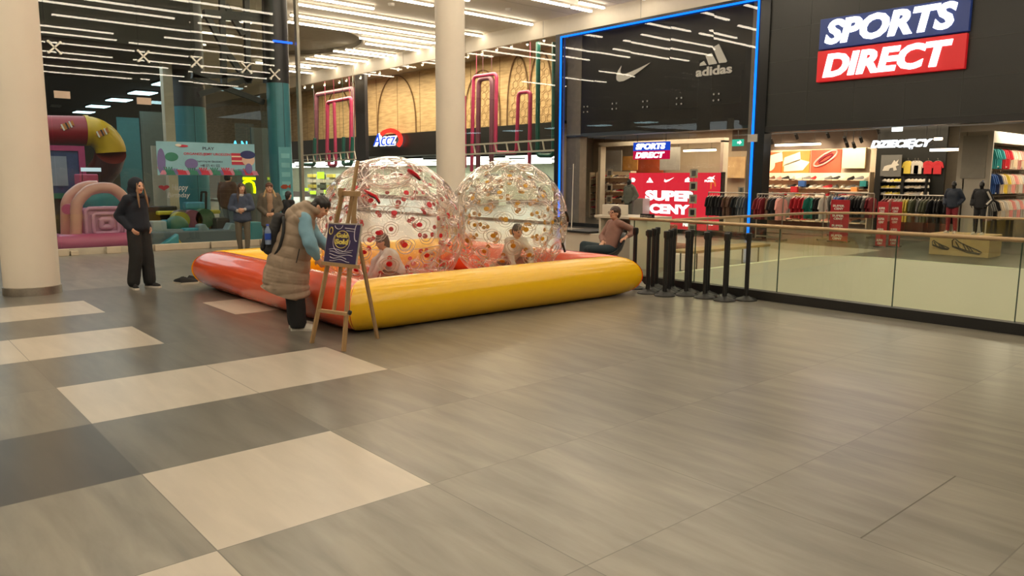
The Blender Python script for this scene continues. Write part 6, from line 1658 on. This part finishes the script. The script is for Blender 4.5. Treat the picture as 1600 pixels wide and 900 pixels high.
# --- long haired visitor in a denim jacket, behind the pool
def at_depth(px, Y): c = aY(px, 300, Y); return V3((c.x, Y, 0))
p = at_depth(377, 16.2)
t, J = person('person with long dark hair in a blue denim jacket, hands together', p, facing(0, rad(-78)), dict(
    head=(.02, .01, 1.575), look=(1, .35, -.12), elL=(.03, .23, 1.13), wrL=(.20, .07, 1.10), handL=(.3, -1, 0), palmL=(-1, 0, 0), elR=(.02, -.25, 1.13), wrR=(.18, -.06, 1.06), handR=(.35, .9, .1), palmR=(-1, 0, 0),
    anL=(.02, .08, .08), anR=(-.06, -.07, .08), curl=.9), .925)
trousers(t, J, mat('khaki_trousers', (.12, .10, .07), .8), .095, .068, .05)
denim = mat('denim_blue', (.045, .06, .10), .85, var=.15, scale=14)
jacket(t, J, denim, 'denim_jacket', r=.018, hem=.06, arms=(.078, .068, .05), upto=.72, flare=.02, disp=lambda c: .010 * noise.noise(c * 10) )
def inner(mb):
    for q in 'LR': e, w_ = J['el' + q], J['wr' + q]; chain(mb, [e.lerp(w_, .6), e.lerp(w_, .95)], [.042, .036])
    ell(mb, J['neck'] + V3((.035, 0, -.04)), (.07, .08, .06))
    ell(mb, J['pelvis'] + V3((0, 0, -.06)), (.14, .185, .04))
cloth(t, 'shirt', mat('pale_shirt', (.40, .38, .36), .8), inner)
hair(t, J, HBR, 'long', .42)
# --- fringed visitor in a grey coat
p = at_depth(421, 16.3)
t, J = person('person with an auburn fringe in a grey green coat beside the long haired visitor', p, facing(0, rad(-72)), dict(
    head=(.015, 0, 1.575), look=(1, .1, 0), elL=(.0, .24, 1.12), wrL=(.16, .10, .98), handL=(.4, -.8, -.2), palmL=(-1, 0, 0), elR=(-.02, -.24, 1.12), wrR=(.15, -.10, .97), handR=(.4, .8, -.2), palmR=(-1, 0, 0), curl=.8), .93)
trousers(t, J, mat('grey_jeans', (.09, .11, .12), .8), .095, .07, .06)
jacket(t, J, mat('grey_green_coat', (.12, .10, .075), .9, var=.1), 'coat', r=.025, hem=.22, arms=(.085, .075, .058), flare=.03, upto=.9)
def scarf(mb):
    ell(mb, J['neck'] + V3((.015, 0, -.01)), (.075, .085, .045)); ell(mb, J['chest'] + V3((.09, 0, .04)), (.085, .085, .17)); ell(mb, J['chest'] + V3((.10, 0, -.14)), (.085, .08, .20))
cloth(t, 'sweater', mat('camel_knit', (.30, .19, .12), .9), scarf)
hair(t, J, HR, 'fringe'); 
def fair(mb):
    h = J['head']
    for s in (-1, 1): chain(mb, [h + V3((-.01, s * .078, -.05)), h + V3((.0, s * .10, -.13)), h + V3((.05, s * .13, -.20))], [.022, .038, .034], 10)
cloth(t, 'fair_hair_ends', mat('straw_hair', (.42, .27, .12), .6), fair, voxel=.012)
# --- dark haired head behind the backpack
p = at_depth(450, 17.6)
t, J = person('dark haired person in a black jacket low behind the backpack', (p.x, p.y, 0), facing(0, rad(60)), dict(), .80)
trousers(t, J, CL['black']); jacket(t, J, CL['black'], r=.02); hair(t, J, HB, 'bob')
# --- person in the brown jacket behind the glass
p = at_depth(356, 20.3)
t, J = person('person in a brown jacket seen from behind inside the playroom', (p.x, p.y, 0.02), facing(0, rad(75)), dict(head=(.05, 0, 1.57), anL=(.12, .10, .08), knL=(.10, .1, .5), anR=(-.12, -.1, .08)), 1.06)
trousers(t, J, mat('blue_jeans', (.06, .10, .14), .8), .10, .08, .07); jacket(t, J, mat('brown_jacket', (.11, .042, .018), .7), r=.035, hem=.06, arms=(.09, .078, .06)); hair(t, J, HB, 'short')

# --- person bending over the pool edge in the long quilted vest
p = aZ(470, 505) * .965
t, J = person('person in a long beige quilted vest bending over the pool edge', (p.x - .05, p.y + .0, 0), facing(0, rad(8)), dict(
    pelvis=(-.10, 0, .90), chest=(.05, 0, 1.18), neck=(.20, 0, 1.33), head=(.305, -.02, 1.37), look=(.78, -.22, -.66), crown=(.62, 0, .78),
    shL=(.13, .16, 1.27), shR=(.14, -.17, 1.26), elR=(.20, -.24, 1.00), wrR=(.27, -.19, .83), handR=(.5, .2, -.8), palmR=(0, 1, 0), elL=(.20, .21, 1.05), wrL=(.36, .14, .90), handL=(.8, -.2, -.5), palmL=(0, -1, 0),
    hipL=(-.09, .08, .86), hipR=(-.09, -.08, .86), knL=(-.02, .09, .48), knR=(.00, -.09, .48), anL=(-.02, .09, .08), anR=(.03, -.09, .08), toL=(1, .1, 0), toR=(1, -.12, 0)), 1.0, voxel=.0105, shoes='white', sole='white')
trousers(t, J, mat('wide_black_trousers', (.010, .010, .011), .85, var=.2), .115, .112, .095, low=.0)
blue = mat('pale_blue_shirt', (.19, .36, .46), .8, var=.06)
def sl(mb):
    for q in 'LR':
        s, e, w_ = J['sh' + q], J['el' + q], J['wr' + q]; chain(mb, [s, s.lerp(e, .5) + V3((-.01, 0, 0)), e, e.lerp(w_, .5), e.lerp(w_, .92)], [.075, .080, .080, .070, .048])
    ell(mb, J['neck'] + V3((.0, 0, .0)), (.085, .085, .06))
cloth(t, 'shirt', blue, sl, voxel=.012, disp=lambda c: .012 * noise.noise(c * 13))
beige = mat('beige_quilt', (.30, .225, .16), .75, var=.05)
SP = [V3((.16, 0, 1.31)), V3((.10, 0, 1.24)), V3((.05, 0, 1.13)), V3((.01, 0, 1.0)), V3((-.04, 0, .84)), V3((-.08, 0, .68)), V3((-.11, 0, .50)), V3((-.10, 0, .36))]
SR = [(.11, .18), (.15, .205), (.185, .22), (.205, .235), (.23, .25), (.25, .262), (.265, .268), (.265, .265)]
def vest(mb):
    for i in range(len(SP) - 1):
        for k in range(5):
            s = k / 5; c = SP[i].lerp(SP[i + 1], s); a = SR[i]; b = SR[i + 1]; d = (SP[i] - SP[i + 1]).normalized()
            ell(mb, c, (a[0] * (1 - s) + b[0] * s, a[1] * (1 - s) + b[1] * s, .085), d, (1, 0, 0))
    chain(mb, [J['shR'] + V3((-.02, .02, -.01)), J['shL'] + V3((-.02, -.02, -.01))], [.095, .095])
    # collar and thick hood lying round the neck
    n = 18
    P = [V3((.215, 0, 1.365)) + V3((.085 * math.cos(a) * .9, .115 * math.sin(a), .0 - .05 * math.cos(a))) for a in [2 * pi * k / n for k in range(n)]]
    mb.tube(P, .045, 12, closed=True)
    ell(mb, (.09, 0, 1.36), (.12, .145, .075), (-.35, 0, 1), (1, 0, 0)); ell(mb, (.03, 0, 1.29), (.12, .15, .10), (-.5, 0, 1), (1, 0, 0))
def quilt(c):
    # position along the back line decides the quilting row
    best = 0; bd = 9
    for i in range(len(SP) - 1):
        d = SP[i + 1] - SP[i]; s = max(0, min(1, (c - SP[i]).dot(d) / d.dot(d))); q = (c - (SP[i] + d * s)).length
        if q < bd: bd = q; best = i + s
    u = best * .165 + .03 * noise.noise(c * 3)
    ph = (u / .135) % 1.0
    return .016 * (abs(math.sin(pi * ph)) ** .4 - .8) + .007 * noise.noise(c * 13)
vo = cloth(t, 'quilted_vest', beige, vest, voxel=.0115, disp=quilt, smooth=2)
for v in vo.data.vertices:                                   # hem cut on the slant
    hz = .50 - .38 * (v.co.x + .36)
    if v.co.z < hz: v.co.z = hz - .02 * (hz - v.co.z)
MB().tube([V3((.09, -.235, .93)), V3((.075, -.25, .86)), V3((.055, -.258, .78))], .006, 6).build('pocket_zip', blackm, t, world=False)
hair(t, J, HB, 'short')
# backpack on the back
def backpack():
    R3 = t.matrix_basis.to_3x3(); bpy.context.view_layer.update(); Mw = t.matrix_world.copy()
    b = thing('backpack', 'black backpack with a blue water bottle carried by the bending person', 'backpack', Mw @ V3((-.25, .02, .85)), t.rotation_euler.z + rad(0), None, local=True)
    bk = mat('backpack_black', (.010, .010, .011), .7, var=.15)
    tilt = Matrix.Rotation(rad(14), 3, 'Y')
    def bag(mb):
        for k in range(9):
            s = k / 8; z = .05 + .36 * s; w_ = .150 * (1 - .25 * s ** 3); dp = .100 * (1 - .3 * s ** 2)
            c = tilt @ V3((.0, 0, z)); ell(mb, c, (dp, w_, .07), tilt @ V3((0, 0, 1)), (1, 0, 0))
    skin_obj('bag_body', (lambda m_: (bag(m_), m_)[1])(MB()), .013, bk, b, 2, lambda c: .008 * noise.noise(c * 12))
    def pocket(mb):
        for k in range(5): s = k / 4; ell(mb, tilt @ V3((-.085, 0, .06 + .16 * s)), (.045, .12, .05), tilt @ V3((0, 0, 1)), (1, 0, 0))
    skin_obj('front_pocket', (lambda m_: (pocket(m_), m_)[1])(MB()), .013, bk, b, 2)
    for s in (-1, 1):
        P = [tilt @ V3((.06, s * .09, .40)), V3((.20, s * .15, .46)), V3((.34, s * .19, .45)), V3((.41, s * .23, .36))] if s > 0 else [tilt @ V3((.06, -.09, .40)), V3((.17, -.15, .44)), V3((.18, -.235, .26)), V3((.12, -.24, .06)), V3((.05, -.15, .0))]
        path = []
        for i in range(len(P) - 1):
            for k in range(4): path.append(P[i].lerp(P[i + 1], k / 4))
        path.append(P[-1])
        for _ in range(3): path = [path[0]] + [(path[i - 1] + path[i] * 2 + path[i + 1]) / 4 for i in range(1, len(path) - 1)] + [path[-1]]
        if s > 0 or True: MB().tube(path, .017, 8).build('shoulder_strap', bk, b, smooth=True)
    MB().tube([V3((.03, 0, .47)) + tilt @ V3((.0, .05 * math.cos(a), .03 * math.sin(a))) for a in [pi * k / 8 for k in range(9)]], .009, 6).build('grab_loop', bk, b)
    # bottle in the side pocket
    bt = thing('water_bottle', 'small clear water bottle with a blue label in the side pocket of the backpack', 'bottle', b.location + Matrix.Rotation(b.rotation_euler.z, 3, 'Z') @ V3((.0, -.165, .12)), b.rotation_euler.z, None, local=True)
    MB().lathe([(0, 0), (.032, .004), (.034, .05), (.030, .06), (.034, .07), (.034, .15), (.014, .195), (.014, .205), (0, .205)], (0, 0, 0), 20).build('bottle_body', mat('clear_bottle', (.30, .38, .55), .1, var=0, alpha=.75), bt, smooth='auto')
    MB().lathe([(.0352, .055), (.0352, .125)], (0, 0, 0), 20).build('label_band', mat('bottle_label', (.02, .07, .40), .4, var=0), bt, smooth='auto')
    MB().lathe([(0, .205), (.016, .205), (.016, .225), (0, .225)], (0, 0, 0), 16).build('cap', mat('bottle_cap', (.05, .1, .5), .4, var=0), bt, smooth='auto')
backpack()

# --- seated woman by the balustrade
SX = V3((9.98, 9.02, 0))
def seated():
    hd = facing(0, rad(178))
    hd = facing(0, rad(205))
    t, J = person('person in a dusty pink top and dark jeans sitting in a black shell chair', SX, hd, dict(
        pelvis=(-.04, 0, .47), chest=(-.16, 0, .80), neck=(-.19, 0, .97), head=(-.16, .0, 1.10), look=(1, .10, .05), crown=(-.08, 0, 1), shL=(-.18, .165, .92), shR=(-.18, -.165, .92),
        elL=(-.46, .22, .80), wrL=(-.22, .28, .70), handL=(.9, .0, -.4), palmL=(0, 0, -1), elR=(-.04, -.22, .68), wrR=(.08, .02, .60), handR=(.6, .4, -.5), palmR=(0, 0, -1),
        hipL=(-.02, .09, .46), knL=(.42, .12, .50), anL=(.40, .10, .08), hipR=(-.02, -.09, .46), knR=(.44, -.02, .56), anR=(.55, .10, .20), toL=(1, 0, 0), toR=(1, .1, -.3), curl=.6), 1.0)
    def tr(mb):
        ell(mb, J['pelvis'] + V3((0, 0, .0)), (.16, .18, .11))
        for q in 'LR': chain(mb, [J['hip' + q], J['kn' + q], J['an' + q].lerp(J['kn' + q], .08)], [.105, .075, .055])
    cloth(t, 'jeans', mat('dark_teal_jeans', (.012, .028, .038), .8), tr)
    jacket(t, J, mat('dusty_pink_knit', (.25, .135, .105), .85, var=.06), 'top', r=-.004, hem=-.0, arms=(.066, .056, .042), upto=.80, disp=lambda c: .007 * noise.noise(c * 13))
    hair(t, J, HBR, 'bun')
    g = MB()
    h = J['head']
    for s in (-1, 1): g.tube([h + V3((.098, s * .033 + .026 * math.cos(a), .012 + .022 * math.sin(a))) for a in [2 * pi * k / 14 for k in range(14)]], .0035, 6, closed=True)
    for s in (-1, 1): g.tube([h + V3((.098, s * .058, .015)), h + V3((.0, s * .082, .02))], .003, 5)
    gl = g.build('glasses', mat('glasses_frame', (.10, .02, .015), .4, var=0), None, world=False); gl.parent = None
    bpy.context.view_layer.update(); gl.matrix_world = t.matrix_world.copy(); tag(gl, 'thin dark red framed glasses worn by the seated person', 'glasses')
    # shell chair
    c = thing('shell_chair', 'black plastic shell chair with the seated person in it', 'chair', SX, hd, None, local=True)
    m = mat('shell_plastic', (.03, .032, .034), .45, var=0)
    rows = [(.28, .36), (.18, .345), (.0, .34), (-.16, .36), (-.26, .45), (-.31, .60), (-.34, .76)]
    vs = []; n = 13
    for i, (x, z) in enumerate(rows):
        w_ = (.24, .25, .26, .27, .27, .26, .20)[i]; rise = (.02, .04, .10, .16, .12, .06, .02)[i]; fwd = (0, 0, .0, .04, .10, .09, .05)[i]
        for k in range(n):
            u = -1 + 2 * k / (n - 1); vs.append((x + fwd * u * u, u * w_, z + rise * abs(u) ** 3))
    mb = MB(); mb.add(vs, [(i * n + k, i * n + k + 1, (i + 1) * n + k + 1, (i + 1) * n + k) for i in range(len(rows) - 1) for k in range(n - 1)])
    o = mb.build('shell', m, c, smooth=True); s = o.modifiers.new('s', 'SOLIDIFY'); s.thickness = .012
    for a, b in ((1, 1), (1, -1), (-1, 1), (-1, -1)): MB().cone((a * .12, b * .12, .34), .012, (a * .22, b * .22, 0), .011, 8).build('leg', chrome, c)
seated()

# --- children inside the balls
def child(center, rv, rh, label, hd, hairm, top, bottom, off):
    b = center.z - rv + .24
    t, J = person(label, (center.x + off[0], center.y + off[1], b), hd, dict(
        pelvis=(0, 0, .14), chest=(.14, 0, .42), neck=(.22, 0, .58), head=(.28, 0, .71), look=(1, .0, -.35), crown=(.3, 0, .95), shL=(.20, .14, .53), shR=(.20, -.14, .53),
        elL=(.36, .22, .34), wrL=(.48, .18, .12), handL=(1, 0, -.1), palmL=(0, 0, -1), elR=(.36, -.22, .34), wrR=(.46, -.20, .12), handR=(1, 0, -.1), palmR=(0, 0, -1),
        hipL=(0, .09, .14), knL=(.36, .20, .14), anL=(.02, .24, .09), toL=(-.8, .5, 0), hipR=(0, -.09, .14), knR=(.36, -.20, .14), anR=(.0, -.24, .09), toR=(-.8, -.5, 0), curl=.2), .80, headscale=1.12, shoes='white')
    def tr(mb):
        ell(mb, J['pelvis'], (.16, .18, .13))
        for q in 'LR': chain(mb, [J['hip' + q], J['kn' + q], J['an' + q]], [.10, .08, .055])
    cloth(t, 'trousers', bottom, tr)
    jacket(t, J, top, 'shirt', r=.02, hem=-.03, arms=(.085, .075, .058), disp=lambda c: .020 * noise.noise(c * 9)); hair(t, J, hairm, 'bob', hs=1.12)
child(RB, .965, .985, 'child in a pale cream top crouching inside the red dotted ball', facing(0, rad(200)), HBR, mat('child_cream_top', (.74, .76, .76), .8), mat('child_dark_trousers', (.12, .04, .02), .8), (.10, -.02))
child(YB, .935, .93, 'child in a pale grey top crouching inside the yellow dotted ball', facing(0, rad(-60)), HB, mat('child_grey_top', (.74, .76, .74), .8), mat('child_grey_trousers', (.09, .06, .05), .8), (.0, -.05))

# --- mannequins in the sports shop
def mannequin(px, py_feet, X, z0, label, hd, top, bottom, s=1.0, skinm=None, white_arm=False):
    c = aX(px, py_feet, X); M_ = skinm or mat('mannequin_black', (.012, .012, .012), .4, var=0)
    t, J = person(label, (X, c.y, z0), hd, dict(elL=(-.08, .27, 1.12), wrL=(.10, .22, .95), elR=(-.08, -.27, 1.12), wrR=(.10, -.22, .95), knL=(.03, .11, .5), anL=(-.02, .13, .08)), s, name='mannequin', skin=M_, cat='mannequin', shoes='white', voxel=.014)
    for o in kids(t):
        if o.name.startswith('body'): o.data.materials[1] = M_; o.data.materials[2] = M_
    trousers(t, J, bottom, .10, .075, .055); jacket(t, J, top, r=.03, hem=.05, arms=(.085, .075, .055))
    return t, J
sh = 1.0
mannequin(1485, 362, PX_ + .2, PLZ, 'black mannequin in a dark navy padded jacket, left one on the cardboard plinth', rad(180), mat('navy_padded', (.010, .018, .035), .6), CL['darkred'], .70)
t, J = mannequin(1528, 364, PX_ + .2, PLZ, 'black mannequin in black sportswear with a white stripe, right one on the cardboard plinth', rad(175), CL['black'], CL['black'], .70)
MB().tube([J['shL'] + V3((.07, .03, .0)), J['elL'] + V3((.07, .03, 0)), J['wrL'] + V3((.05, .02, .02))], .03, 8).build('white_sleeve_stripe', CL['white'], t, world=False)
t, J = mannequin(982, 362, 20.7, 0, 'black mannequin in a grey hooded tracksuit behind the dark glass, left of the red screen', rad(180), mat('sage_grey', (.16, .17, .14), .8), mat('sage_grey_trousers', (.15, .155, .13), .8), 1.0)
def hoodm(mb): mb.sph(J['neck'] + V3((-.03, 0, .02)), (.12, .13, .07), 16, 10)
cloth(t, 'hood', MATS['sage_grey'], hoodm)
MB().tube([J['shL'] + V3((-.02, -.0, -.1)), J['chest'] + V3((.16, 0, -.08)), J['shR'] + V3((-.02, 0, -.1))], .008, 6).build('chest_seam', CL['black'], t, world=False)
